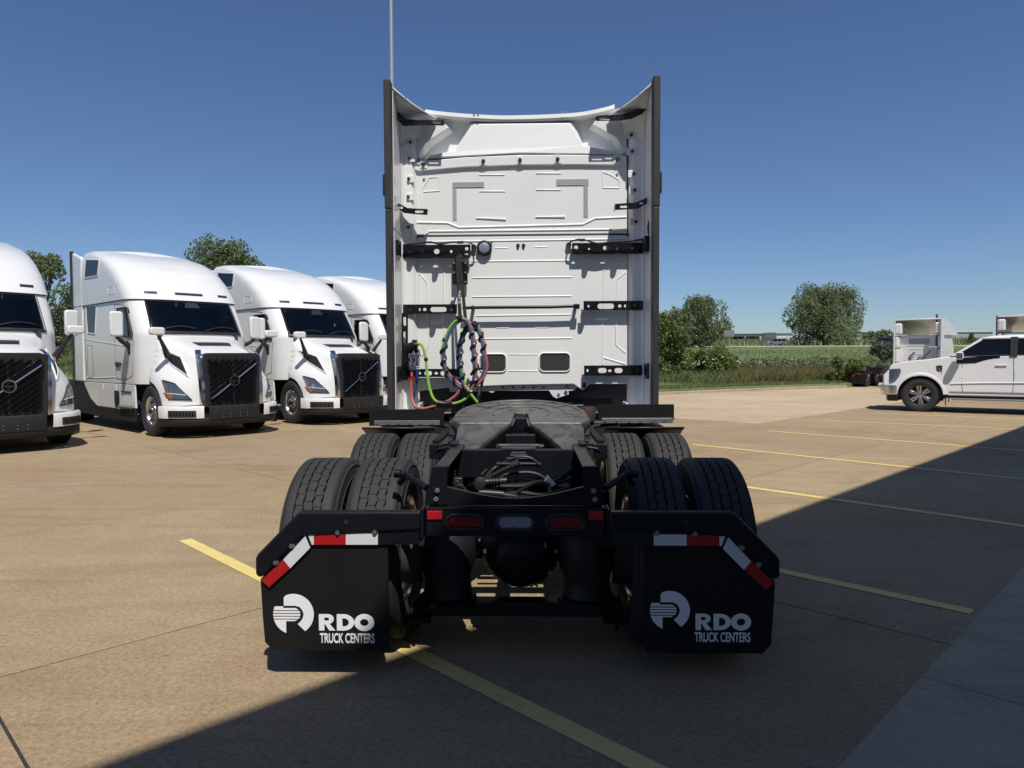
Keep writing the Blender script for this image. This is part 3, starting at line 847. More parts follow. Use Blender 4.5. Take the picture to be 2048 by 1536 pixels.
# ------------------------------------------------------------------ the long sleeper tractor (y = 0 is the back wall of the cab, + forward)
AX, BUMP, COWL = 4.1, 5.35, 3.62
ZT = 4.06
CAB = [(1.02, 3.85, 3.2, 1.19), (1.6, 3.85, 3.2, 1.20), (2.05, 3.85, 3.15, 1.20), (2.4, 3.62, 2.95, 1.195), (2.76, 3.36, 2.7, 1.185)]
ROOF = [(2.775, 3.40, 2.70, 1.215), (2.95, 3.27, 2.5, 1.22), (3.2, 3.02, 2.2, 1.22), (3.45, 2.68, 1.8, 1.215), (3.65, 2.28, 1.4, 1.20), (3.80, 1.85, 1.0, 1.19), (3.90, 1.42, .62, 1.16), (4.0, 1.0, .4, 1.10)]
def lerp_tab(tab, z):
    if z <= tab[0][0]: return tab[0][1:]
    for a, b in zip(tab, tab[1:]):
        if z <= b[0]:
            t = (z - a[0]) / (b[0] - a[0]); return tuple(p + (q - p) * t for p, q in zip(a[1:], b[1:]))
    return tab[-1][1:]
NE = 3.2
def outline(tab, z, nf=22, ns=16, yr=0.0):
    yf, ys, w = lerp_tab(tab, z)
    h = []
    for i in range(nf + 1):
        t = i / nf * PI / 2
        h.append((w * math.sin(t) ** (2 / NE), ys + (yf - ys) * max(0, math.cos(t)) ** (2 / NE)))
    for i in range(1, ns + 1):
        h.append((w, ys + (yr + .16 - ys) * i / ns))
    for i in range(1, 5):
        a = i / 4 * PI / 2
        h.append((w - .16 * (1 - math.cos(a)), yr + .16 - .16 * math.sin(a)))
    return h
def front_y(tab, z, x):
    yf, ys, w = lerp_tab(tab, z)
    return ys + (yf - ys) * max(0, 1 - (abs(x) / w) ** NE) ** (1 / NE)
def side_x(tab, z, y):
    yf, ys, w = lerp_tab(tab, z)
    if y <= ys: return w
    return w * max(0, 1 - ((y - ys) / (yf - ys)) ** NE) ** (1 / NE)
def ring_full(h, z):
    left = [(-x, y, z) for x, y in reversed(h[1:])]
    return left + [(x, y, z) for x, y in h]
def in_window(c):
    x, y, z = c
    if 2.07 < z < 2.74 and abs(x) < .92 and y > 2.75: return True
    if 1.98 < z < 2.60 and abs(x) > 1.04 and 2.48 < y < 3.36 - (z - 2.0) * .50: return True
    return False
def front_patch(tab, x0, x1, z0, z1, off, nx=16, nz=6, xt=None):
    rows = []
    for j in range(nz + 1):
        z = z0 + (z1 - z0) * j / nz; t = j / nz
        a, b = (x0, x1) if xt is None else (x0 + (xt[0] - x0) * t, x1 + (xt[1] - x1) * t)
        r = []
        for i in range(nx + 1):
            x = a + (b - a) * i / nx
            y = front_y(tab, z, x)
            n = Vector((x * abs(x) ** (NE - 2) / 1.6, 1.0, 0.45)).normalized()
            r.append(Vector((x, y, z)) + n * off)
        rows.append(r)
    return rows
def side_patch(tab, poly, off, s=1, n=10):
    """bilinear patch on the cab side from 4 corners (y,z): lower rear, lower front, upper front, upper rear"""
    rows = []
    for j in range(n + 1):
        t = j / n; r = []
        for i in range(n + 1):
            u = i / n
            y = (poly[0][0] * (1 - u) + poly[1][0] * u) * (1 - t) + (poly[3][0] * (1 - u) + poly[2][0] * u) * t
            z = (poly[0][1] * (1 - u) + poly[1][1] * u) * (1 - t) + (poly[3][1] * (1 - u) + poly[2][1] * u) * t
            r.append((s * (side_x(tab, z, y) + off), y, z))
        rows.append(r)
    return rows
def border(rows):
    return [rows[0][i] for i in range(len(rows[0]))] + [r[-1] for r in rows[1:]] + list(reversed(rows[-1][:-1])) + [r[0] for r in reversed(rows[1:-1])] + [rows[0][0]]

def hood_mesh():
    L = [(.60, [(0, 5.31), (.55, 5.27), (.93, 5.10), (1.20, 4.70), (1.20, 3.5)]),
         (.62, [(0, 5.33), (.555, 5.29), (.94, 5.12), (1.21, 4.70), (1.21, 3.5)]),
         (.95, [(0, 5.32), (.56, 5.28), (.93, 5.06), (1.21, 4.62), (1.21, 3.5)]),
         (1.18, [(0, 5.30), (.57, 5.26), (.87, 4.95), (1.17, 4.50), (1.20, 3.5)]),
         (1.36, [(0, 5.27), (.57, 5.22), (.79, 4.85), (1.04, 4.40), (1.16, 3.5)]),
         (1.52, [(0, 5.24), (.55, 5.18), (.72, 4.78), (.92, 4.30), (1.13, 3.5)]),
         (1.62, [(0, 5.16), (.55, 5.10), (.68, 4.75), (.86, 4.25), (1.11, 3.5)]),
         (1.74, [(0, 4.80), (.50, 4.76), (.64, 4.55), (.82, 4.15), (1.08, 3.5)]),
         (1.90, [(0, 4.20), (.46, 4.18), (.62, 4.10), (.80, 3.95), (1.04, 3.5)]),
         (2.02, [(0, 3.86), (.44, 3.85), (.60, 3.82), (.78, 3.72), (1.0, 3.5)])]
    rows = []
    for z, h in L:
        rows.append([(-x, y, z) for x, y in reversed(h[1:])] + [(x, y, z) for x, y in h])
    mb = MB().grid(rows)
    n = len(rows[0])
    mb.f.append(tuple(range(n - 1, -1, -1)))
    mb.f.append(tuple(range((len(rows) - 1) * n, len(rows) * n)))
    m = len(rows)
    mb.f.append(tuple([i * n for i in range(m - 1, -1, -1)][::-1]) + tuple([i * n + n - 1 for i in range(m)][::-1]))
    o = mb.build('tmp_hood', WHITE)
    s = o.modifiers.new('s', 'SUBSURF'); s.levels = s.render_levels = 3
    c = MB().cyl((.55, AX, .5), (1.6, AX, .5), .585, n=48).cyl((-1.6, AX, .5), (-.55, AX, .5), .585, n=48).build('tmp_cut', WHITE)
    b = o.modifiers.new('b', 'BOOLEAN'); b.object = c; b.operation = 'DIFFERENCE'; b.solver = 'EXACT'
    dg = bpy.context.evaluated_depsgraph_get(); dg.update()
    me = bpy.data.meshes.new_from_object(o.evaluated_get(dg))
    bpy.data.objects.remove(o); bpy.data.objects.remove(c)
    me.materials.clear(); me.materials.append(WHITE); me.name = 'hood'
    me.polygons.foreach_set('use_smooth', [True] * len(me.polygons)); me.set_sharp_from_angle(angle=R(40))
    return me
HOODM = hood_mesh()
_bm = bmesh.new(); _bm.from_mesh(HOODM); HB_TREE = BVHTree.FromBMesh(_bm); _bm.free()

# frame of the second truck of the row, used to read shapes off the photograph
HEAD = R(47.0)
FWD2 = Vector((math.sin(HEAD), -math.cos(HEAD), 0)); LAT2 = Vector((math.cos(HEAD), math.sin(HEAD), 0))   # LAT2: towards the truck's left
AX2 = Vector((-7.27, 14.45, 0)) + LAT2 * 1.08
RZ = math.atan2(-FWD2.x, FWD2.y)
def truck_mat(ax): return Matrix.Translation(ax - FWD2 * AX) @ Matrix.Rotation(RZ, 4, 'Z')
M2 = truck_mat(AX2)
def hood_hit(px, py):
    o, d = local_ray(M2, px, py)
    h = HB_TREE.ray_cast(o, d.normalized())
    return h[0], h[1]
def draped(poly, off=.008, n=10):
    """patch spanned by 4 photograph points on the hood of the second truck"""
    rows = []
    for j in range(n + 1):
        t = j / n; r = []
        for i in range(n + 1):
            u = i / n
            x = (poly[0][0] * (1 - u) + poly[1][0] * u) * (1 - t) + (poly[3][0] * (1 - u) + poly[2][0] * u) * t
            y = (poly[0][1] * (1 - u) + poly[1][1] * u) * (1 - t) + (poly[3][1] * (1 - u) + poly[2][1] * u) * t
            p, nn = hood_hit(x, y)
            if p is None: return None
            if nn.dot(Vector((.3, 1, .3))) < 0: nn = -nn
            r.append(p + nn * off)
        rows.append(r)
    return rows
def mir(rows): return [[Vector((-p[0], p[1], p[2])) for p in r] for r in rows]

def make_tractor(root, off=(0, 0, 0), front=True, rear_simple=True):
    """all parts of the white sleeper tractor, as children of root"""
    O = Vector(off)
    def B(mb, name, m, **k): return mb.build(name, m, root, loc=O, **k)
    # cab shell
    zs = [1.02 + (2.76 - 1.02) * i / 30 for i in range(31)]
    mb = MB().grid([ring_full(outline(CAB, z), z) for z in zs])
    mb.f = [f for f in mb.f if not in_window([sum(mb.v[i][k] for i in f) / len(f) for k in range(3)])]
    n = len(ring_full(outline(CAB, 2), 2)); mb.f.append(tuple(range(n)))
    B(mb, 'cab_shell', WHITE, smooth=45)
    # roof cap with a dished rear edge
    zs = [2.775 + (4.0 - 2.775) * i / 22 for i in range(23)]
    rows = [ring_full(outline(ROOF, z), z) for z in zs]
    last = rows[-1]
    for s in (.93, .82, .68, .5, .3, .1, 0.0):
        r = []
        for x, y, z in last:
            k = max(0, min(1, (y - .1) / .7)); k = k * k * (3 - 2 * k)
            r.append((x * s, y, 4.0 + (.045 * k - .11 * (1 - k)) * (1 - s * s)))
        rows.append(r)
    o = B(MB().grid(rows), 'roof_fairing', WHITE, smooth=60)
    # seam under the roof cap
    B(MB().tube([Vector(p) for p in ring_full(outline(CAB, 2.765), 2.768)], .012, 6), 'roof_seam', SEAM)
    # interior
    mb = MB().box((-1.13, .1, 1.1), (1.13, 2.2, 2.72))
    mb.box((-1.10, 2.2, 1.1), (1.10, 3.0, 1.55))
    mb.prism([(2.95, 1.5), (3.72, 1.5), (3.80, 2.06), (3.5, 2.10), (3.05, 1.98)], -.86, .86, axis=0)
    itr = B(mb, 'interior', INTER, smooth=0)
    for s in (-1, 1):
        mb = MB().prism(rrect(s * .55 - .26, 1.5, s * .55 + .26, 2.25, .1), 2.28, 2.44).prism(rrect(s * .55 - .14, 2.24, s * .55 + .14, 2.46, .08), 2.30, 2.40)
        mb.build('seat', mat('seat_cloth', (.06, .06, .065), .8) if s < 0 else bpy.data.materials['seat_cloth'], itr, bevel=.03)
    sw = MB(); pts = [Vector((-.55 + .23 * math.cos(t), 2.93 - .10 * math.sin(t), 2.02 + .21 * math.sin(t))) for t in [2 * PI * i / 28 for i in range(29)]]
    sw.tube(pts, .018, 6, caps=False)
    for t in (.3, 2.8, 4.7): sw.tube([(-.55, 2.96, 2.0), (-.55 + .23 * math.cos(t), 2.93 - .10 * math.sin(t), 2.02 + .21 * math.sin(t))], .014, 6)
    sw.build('steering_wheel', BLACKP, itr)
    # windscreen with frame, wipers
    wr = front_patch(CAB, -.95, .95, 2.06, 2.745, .004, 28, 10, xt=(-.91, .91))
    ws = B(MB().grid(wr), 'windscreen', GLASS)
    MB().tube(border(wr), .022, 6).build('frame', BLACKP, ws)
    # black band at the foot of the glass and mirror housing at the top
    MB().grid(front_patch(CAB, -.94, .94, 2.04, 2.10, .010, 28, 2)).build('cowl_band', BLACKP, ws)
    MB().grid(front_patch(CAB, -.16, .16, 2.62, 2.74, .007, 6, 3, xt=(-.12, .12))).build('sensor_cover', BLACKP, ws)
    for a, b in ((.82, .10), (-.12, -.80)):
        pts = []
        for i in range(9):
            x = a + (b - a) * i / 8; z = 2.12 + .09 * math.sin(PI * i / 8 * .8); pts.append(Vector((x, front_y(CAB, z, x) + .035, z)))
        MB().tube(pts, .012, 5).build('wiper', BLACKP, ws)
    # marker lamps on the brow
    for x0, x1 in ((-.30, .30), (.66, .90), (-.90, -.66)):
        k = B(MB().grid(front_patch(ROOF, x0, x1, 2.895, 2.945, .008, 10, 2)), 'marker_lamp', BLACKP)
        nn = 3 if x1 - x0 > .5 else 1
        for i in range(nn):
            w_ = (x1 - x0) / nn
            MB().grid(front_patch(ROOF, x0 + w_ * (i + .22), x0 + w_ * (i + .78), 2.908, 2.932, .012, 4, 1)).build('lens', CHROME, k)
    for s in (1, -1):
        # side glass
        dw = side_patch(CAB, [(2.46, 2.02), (3.34, 1.98), (3.02, 2.60), (2.46, 2.60)], .006, s)
        d = B(MB().grid(dw), 'door_window', GLASS)
        MB().tube(border(dw), .018, 6).build('frame', BLACKP, d)
        u = side_patch(ROOF, [(.42, 3.40), (1.36, 3.38), (1.42, 3.72), (.46, 3.82)], .004, s)
        k = B(MB().grid(u), 'upper_window', DGLASS); MB().tube(border(u), .014, 6).build('frame', WHITE, k)
        u = side_patch(CAB, [(.50, 2.14), (1.02, 2.10), (1.12, 2.755), (.38, 2.755)], .004, s)
        k = B(MB().grid(u), 'sleeper_window', DGLASS); MB().tube(border(u), .012, 6).build('frame', WHITE, k)
        # roof recess
        u = side_patch(ROOF, [(2.0, 2.93), (2.42, 2.93), (2.36, 3.08), (1.98, 3.10)], .002, s)
        B(MB().tube(border(u), .004, 5), 'roof_recess', PANELW)
        # door seams
        pts = [Vector((s * (side_x(CAB, z, y) + .0005), y, z)) for y, z in [(2.28, 2.70), (2.28, 1.9), (2.30, 1.12), (2.9, 1.10), (3.28, 1.2), (3.36, 1.9), (3.16, 2.1), (2.86, 2.66), (2.28, 2.70)]]
        B(MB().tube(pts, .006, 5), 'door_seam', SEAM)
        pts = [(s * 1.2015, y, z) for y, z in [(.42, 1.18), (.42, 1.86), (.80, 1.84), (.80, 1.12), (.45, 1.12)]]
        B(MB().tube(pts + [pts[0]], .004, 5), 'locker_door', SEAM)
        pts = [Vector((s * 1.2015, .30, z)) for z in (1.03, 2.76)]
        B(MB().tube(pts, .005, 5), 'fairing_seam', SEAM)
        pts = [Vector((s * (side_x(CAB, z, y) - .002), y, z)) for y, z in [(.30, 2.00), (1.2, 1.93), (2.2, 1.86), (3.0, 1.80)]]
        B(MB().tube(pts, .010, 6), 'side_crease', WHITE)
        pts = [Vector((s * (side_x(CAB, z, y) - .002), y, z)) for y, z in [(.30, 1.10), (1.5, 1.12), (2.25, 1.15)]]
        B(MB().tube(pts, .012, 6), 'sill_crease', WHITE)
        # door handle
        B(MB().prism(rrect(2.36, 1.40, 2.66, 1.46, .02), s * 1.20, s * 1.235, axis=0).prism(rrect(2.36, 1.36, 2.44, 1.48, .03), s * 1.20, s * 1.22, axis=0), 'door_handle', BLACKP, bevel=.006)
        # main mirror: white shell, black arm and plate on the door
        mm = Matrix.Rotation(R(-6 * s), 3, 'Z')
        m_ = MB().prism(rrect(-.125, -.255, .125, .255, .06), -.045, .05)
        m_.v = [tuple(mm @ Vector(p) + Vector((s * 1.50, 3.32, 2.24))) for p in m_.v]
        mo = B(m_, 'mirror', WHITE, bevel=.035, seg=3)
        g_ = MB().prism(rrect(-.105, -.235, .105, .235, .05), -.053, -.047)
        g_.v = [tuple(mm @ Vector(p) + Vector((s * 1.50, 3.32, 2.24))) for p in g_.v]
        g_.build('mirror_glass', DGLASS, mo)
        B(MB().tube([(s * 1.50, 3.32, 1.98), (s * 1.40, 3.28, 1.90), (s * 1.19, 3.12, 1.78)], [.035, .045, .05], 8).prism([(2.98, 1.92), (3.2, 1.86), (3.2, 1.64), (3.1, 1.62)], s * 1.175, s * 1.215, axis=0), 'mirror_arm', BLACKP, bevel=.01)
        # hood mirror
        B(MB().prism(rrect(s * 1.20 - .14, 1.99, s * 1.20 + .14, 2.14, .05), 4.57, 4.70), 'hood_mirror', WHITE, bevel=.03, seg=3)
        B(MB().tube([(s * 1.16, 4.60, 1.99), (s * 1.04, 4.52, 1.80), (s * .92, 4.44, 1.58)], [.028, .04, .07], 8), 'hood_mirror_arm', BLACKP)
        # side fairing behind the cab with its rubber trailing edge
        x0, x1 = s * 1.185, s * 1.225
        B(MB().box((x0, -.44, 1.03), (x1, .17, 2.755)).box((x0, -.44, 2.775), (x1, .17, 3.80)).prism([(-.44, 3.80), (.17, 3.80), (.17, 3.86), (-.44, 4.04)], x0, x1, axis=0), 'side_fairing', WHITE, smooth=0, bevel=.006)
        B(MB().box((s * 1.19, -.56, 1.0), (s * 1.245, -.442, 2.93)).box((s * 1.19, -.56, 2.935), (s * 1.25, -.442, 4.10)), 'trailing_edge', EDGE, smooth=0, bevel=.008)
        B(MB().prism(rrect(-.53, 3.06, -.46, 3.26, .02), s * 1.25, s * 1.272, axis=0), 'latch', BLACKP, smooth=0, bevel=.006)
        # corner wall between back wall and fairing (set in from the side)
        B(MB().prism([(s * 1.04, .0), (s * 1.08, -.05), (s * 1.16, -.07), (s * 1.184, -.10), (s * 1.184, .16), (s * 1.04, .1)], 1.06, 3.86, axis=2), 'corner_post', WALLW, smooth=0, bevel=.01)
        # curved wing closing the top between roof and fairing, overhanging the corner
        rows = []
        for i in range(11):
            t = i / 10
            a = Vector((s * (1.19 - .345 * t), -.44 + .40 * t ** 1.5, 4.055 - .145 * (1 - (1 - t) ** 2)))
            b = Vector((s * (1.19 - .20 * t), -.12 + .13 * t, 3.70 + .10 * t))
            m = (a + b) / 2 + Vector((0, .06, .05))
            rows.append([a, a.lerp(m, .5) + Vector((0, .015, .01)), m, m.lerp(b, .5) + Vector((0, .02, .01)), b, b + Vector((0, .03, -.06))])
        B(MB().grid(rows), 'roof_wing', WHITE, smooth=60, solid=.012)
        B(MB().tube([r[0] + Vector((0, 0, .004)) for r in rows], .012, 6), 'wing_edge', WHITE)
        for i in (3, 7): B(MB().cyl(rows[i][0] + Vector((0, 0, .006)), rows[i][0] + Vector((0, 0, .022)), .012, n=8), 'bolt', STEEL)
        # skirts under the sleeper
        B(MB().prism([(.02, 1.005), (3.35, 1.005), (3.40, .52), (2.2, .47), (1.0, .47), (.55, .62)], s * 1.15, s * 1.19, axis=0), 'side_skirt', WHITE, smooth=0, bevel=.012)
        B(MB().prism([(-1.2, 1.0), (.015, 1.0), (.545, .615), (1.0, .465), (2.2, .465), (3.38, .50), (3.38, .24), (-1.2, .26)], s * 1.14, s * 1.185, axis=0), 'lower_skirt', BUMPM, smooth=0, bevel=.012)
        B(MB().prism(rrect(2.52, .55, 3.30, .84, .04), s * 1.17, s * 1.194, axis=0), 'step_recess', PANELW, bevel=.01)
        B(MB().box((s * 1.15, 2.5, .505), (s * 1.25, 3.34, .54)).box((s * 1.15, 2.6, .84), (s * 1.215, 3.2, .87)), 'step', ALU, smooth=0, bevel=.006)
        B(MB().prism(rrect(2.20, .58, 2.46, .86, .03), s * 1.18, s * 1.215, axis=0).prism(rrect(2.28, .50, 2.40, .80, .02), s * 1.215, s * 1.235, axis=0), 'filler_flap', BLACKP, bevel=.01)
        for y in (1.42, 2.25):
            B(MB().box((s * 1.188, y, .86), (s * 1.199, y + .03, .98)), 'skirt_clip', PANELW, smooth=0)
        B(MB().box((s * 1.12, .03, 1.005), (s * 1.16, 3.3, 1.05)), 'sill_gap', BLACKP, smooth=0)
    if front:
        inst('hood', HOODM, root, O)
        # grille
        gp = lambda x, z: front_g(x, z)
        zb, zt_ = .64, 1.56
        def gy(z): return 5.345
        def gw(z): return .49 + .045 * (z - zb) / (zt_ - zb)
        gr = B(MB().prism([(-.55, .60), (.55, .60), (.59, 1.60), (.46, 1.645), (-.46, 1.645), (-.59, 1.60)], 5.10, 5.312), 'grille', BLACKP, smooth=0)
        ang = R(36)
        for k in range(-9, 10):
            c0 = 1.10 + k * .096
            pts = []
            for i in range(41):
                x = -.6 + 1.2 * i / 40; z = c0 - x * math.tan(ang)
                if zb + .02 < z < zt_ - .01 and abs(x) < gw(z) - .01: pts.append(Vector((x, gy(z) + .0, z)))
            if len(pts) < 3: continue
            a, b = pts[0], pts[-1]
            nrm = Vector((math.sin(ang), 0, math.cos(ang))); hh = .019
            up = nrm * hh; back = Vector((0, -.028, 0)); fr = Vector((0, .02, 0))
            sec = [up + back, up * .75 + fr, up * -.8 + back * .55, up * -.3 + back * 1.08]
            vs = [a + q for q in sec] + [b + q for q in sec]
            MB().add(vs, [(0, 1, 2, 3), (7, 6, 5, 4), (0, 4, 5, 1), (1, 5, 6, 2), (2, 6, 7, 3), (3, 7, 4, 0)]).build('slat', GRILLE, gr, smooth=0, bevel=.004)
        MB().box((-.02, 5.313, zb), (.02, 5.335, zt_)).box((-.3, 5.313, zb), (-.285, 5.33, zt_)).box((.285, 5.313, zb), (.3, 5.33, zt_)).build('divider', BLACKP, gr, smooth=0)
        # emblem: ring, bar, lettering
        em = MB().lathe([(.085, -.012), (.085, .012), (.108, .012), (.108, -.012)], 36, axis=1, c=(0, 5.385, 1.10), closed=True)
        for s0, s1 in ((.105, .58), (-.58, -.105)):
            pts = [Vector((-s * math.cos(ang), 5.372, 1.10 + s * math.sin(ang))) for s in (s0, s1)]
            em.tube(pts, .014, 6)
        B(em, 'emblem', CHROME)
        me = fit_text('VOLVO', -.075, 1.085, .075, 1.115, .004, .01)
        for v in me.vertices: v.co.x = -v.co.x; v.co.y += 5.392
        me.materials.append(CHROME); me.flip_normals(); inst('lettering', me, root, O)
        for s in (1, -1):
            pts = [Vector((s * .595, 5.28, .60)), Vector((s * .605, 5.28, 1.0)), Vector((s * .62, 5.22, 1.45)), Vector((s * .605, 5.14, 1.62)), Vector((s * .55, 5.0, 1.71))]
            r1 = smooth_path(pts, 5); rows = []
            for p in r1: rows.append([p + Vector((-s * .045, -.03, 0)), p + Vector((-s * .035, .03, .0)), p + Vector((s * .03, .025, 0)), p + Vector((s * .05, -.05, 0))])
            B(MB().grid(rows), 'grille_trim', CHROME, smooth=60)
        # lamps, vents and lines draped over the fenders
        hl = draped([(338, 800), (384, 802), (350, 770), (325, 763)], .012)
        hl2 = draped([(327, 786), (345, 795), (343, 800), (333, 797)], .014)
        vent = draped([(341, 731), (378, 757), (362, 718), (323, 702)], .010)
        for s, f in ((1, lambda r: r), (-1, mir)):
            if hl:
                k = B(MB().grid(f(hl)), 'headlight', LAMPG); MB().tube(border(f(hl)), .012, 6).build('frame', BLACKP, k)
                rr = f(hl); MB().tube([rr[3][i] + Vector((0, .004, 0)) for i in range(11)], .008, 5).build('light_bar', WHITER, k)
            if hl2: B(MB().grid(f(hl2)), 'turn_signal', AMBER)
            if vent:
                k = B(MB().grid(f(vent)), 'hood_vent', BLACKP); MB().tube(border(f(vent)), .012, 6).build('frame', WHITE, k)
                for j in (2, 4, 6, 8): MB().tube([p for p in f(vent)[j]], .007, 5).build('louvre', GRILLE, k)
        # hood air slot
        rows = []
        for j in range(4):
            r = []
            for i in range(13):
                x = -.40 + .8 * i / 12; y = 4.32 + .09 * j - .04 * abs(x)
                h = HB_TREE.ray_cast(Vector((x * (1 - .05 * j), y, 3)), Vector((0, 0, -1)))
                r.append((h[0] if h[0] else Vector((x, y, 1.85))) + Vector((0, 0, .008)))
            rows.append(r)
        k = B(MB().grid(rows), 'hood_scoop', BLACKP)
        MB().tube(rows[0], .02, 6).build('lip', WHITE, k)
        # bumper
        def plan(x):
            pts = [(0, 5.40), (.62, 5.37), (.95, 5.20), (1.16, 4.90), (1.21, 4.66)]
            return pts
        def wrap(x_from, x_to, z0, z1, off0, off1, name, m, taper=0.0):
            P = smooth_path([Vector((x, y, 0)) for x, y in plan(0)], 6)
            P = [p for p in P if x_from - 1e-6 <= p.x <= x_to + 1e-6]
            full = P if x_from > 0 else [Vector((-p.x, p.y, 0)) for p in reversed(P[1:])] + P
            rows = []
            for p in full:
                n = Vector((p.x * .9, 1.0 + .4 * (1 - abs(p.x)), 0)).normalized()
                a = p + n * off0
                rows.append([a - n * .12 + Vector((0, 0, z0)), a - n * taper + Vector((0, 0, z0)), a + Vector((0, 0, z0 + .03)), a + n * off1 + Vector((0, 0, z1 - .03)), a + n * (off1 - .02) + Vector((0, 0, z1)), a - n * .12 + Vector((0, 0, z1))])
            return rows
        B(MB().grid(wrap(0, 1.3, .24, .40, -.012, .004, '', None, .03)), 'bumper_lip', BUMPM, smooth=50)
        B(MB().grid(wrap(0, .60, .355, .62, .0, .0, '', None)), 'bumper', BUMPM, smooth=50)
        for s, f in ((1, lambda r: r), (-1, mir)):
            B(MB().grid(f(wrap(.60, 1.3, .395, .625, .004, .012, '', None))), 'bumper_corner', WHITE, smooth=50)
            fg = f(wrap(.74, 1.15, .42, .565, .022, .0, '', None))
            k = B(MB().grid([r[1:5] for r in fg]), 'fog_lamp_bay', BLACKP, smooth=50)
            for i in range(1, len(fg) - 1): MB().tube([fg[i][2], fg[i][3]], .012, 5).build('fin', GRILLE, k)
        for x in (-.25, -.1, .1, .25):
            for z in (.40, .46): B(MB().cyl((x, 5.39, z), (x, 5.406, z), .010, n=8), 'bolt', STEEL)
        # wheels, chassis
        for s in (1, -1):
            wheel(root, O + Vector((s * 1.02, AX, .5)), s)
            B(MB().grid([[(s * 1.0, AX + .6 * math.cos(a), .5 + .6 * math.sin(a)), (s * .55, AX + .6 * math.cos(a), .5 + .6 * math.sin(a))] for a in [PI * i / 18 for i in range(-2, 21)]]), 'wheel_well', BLACKP, smooth=60)
        B(MB().cyl((-1.0, AX, .46), (1.0, AX, .46), .07, n=10), 'front_axle', FRAME)
        B(MB().box((-.52, 3.2, .45), (.52, 4.9, 1.25)), 'engine_bay', BLACKP, smooth=0)
    if rear_simple:
        B(MB().box((-.43, -3.6, .74), (-.35, 5.0, 1.0)).box((.35, -3.6, .74), (.43, 5.0, 1.0)).box((-.35, -3.6, .78), (.35, -3.5, .98)), 'frame_rail', FRAME, smooth=0)
        for y in (-1.4, -2.72):
            for x in (1.08, .75, -.75, -1.08):
                wheel(root, O + Vector((x, y, .5)), 1 if x > 0 else -1)
            B(MB().cyl((-.9, y, .5), (.9, y, .5), .08, n=10), 'drive_axle', FRAME)
        B(MB().prism([(-1.02, 1.1), (1.02, 1.1), (1.02, 3.86), (-1.02, 3.86)], -.02, .03), 'back_wall', WALLW, smooth=0)
        B(MB().prism(arc(0, -2.0, .47, 0, 360, 28)[:-1], 1.05, 1.14, axis=2), 'fifth_wheel', GREASE)
    return root

def front_g(x, z): return 0
t2 = empty('sleeper_truck', M2.translation, RZ)
t2.scale = (1, 1, 1.022)
tag(t2, 'white sleeper truck second from left with its whole grille and front wheel in view', 'semi truck', 'white sleeper trucks parked in a row')
make_tractor(t2)
STEP = Vector((1.97, 2.66, 0))
for k, lab in ((-1, 'leftmost white sleeper truck, cut off by the edge of the photo'), (1, 'white sleeper truck third from left, its front beside the rear facing cab'), (2, 'white sleeper truck mostly hidden behind the rear facing cab, only roof and mirror showing')):
    c = copy_tree(t2)
    c.location = M2.translation + STEP * k + (Vector((-.74, .05, 0)) if k < 0 else Vector((.04, 0, 0)))
    tag(c, lab)
# ------------------------------------------------------------------ the tractor in the middle, seen from behind
HYAW = R(-1.5)
HLOC = Vector((0.012, 3.4, 0))
HM = Matrix.Translation(HLOC) @ Matrix.Rotation(HYAW, 4, 'Z')
hero = empty('tractor_unit', HLOC, HYAW)
tag(hero, 'white sleeper tractor seen from behind with bare chassis and black mud flaps', 'semi truck')
YW = 3.68                                   # back wall of the cab in the tractor's own frame
def L(px, py, y):
    p = on_plane(HM, px, py, 1, y); return (p.x, p.z)
def L3(px, py, y):
    p = on_plane(HM, px, py, 1, y); return Vector((p.x, y, p.z))
def HB_(mb, name, m, **k): return mb.build(name, m, hero, **k)
make_tractor(hero, (0, YW, 0), front=True, rear_simple=False)

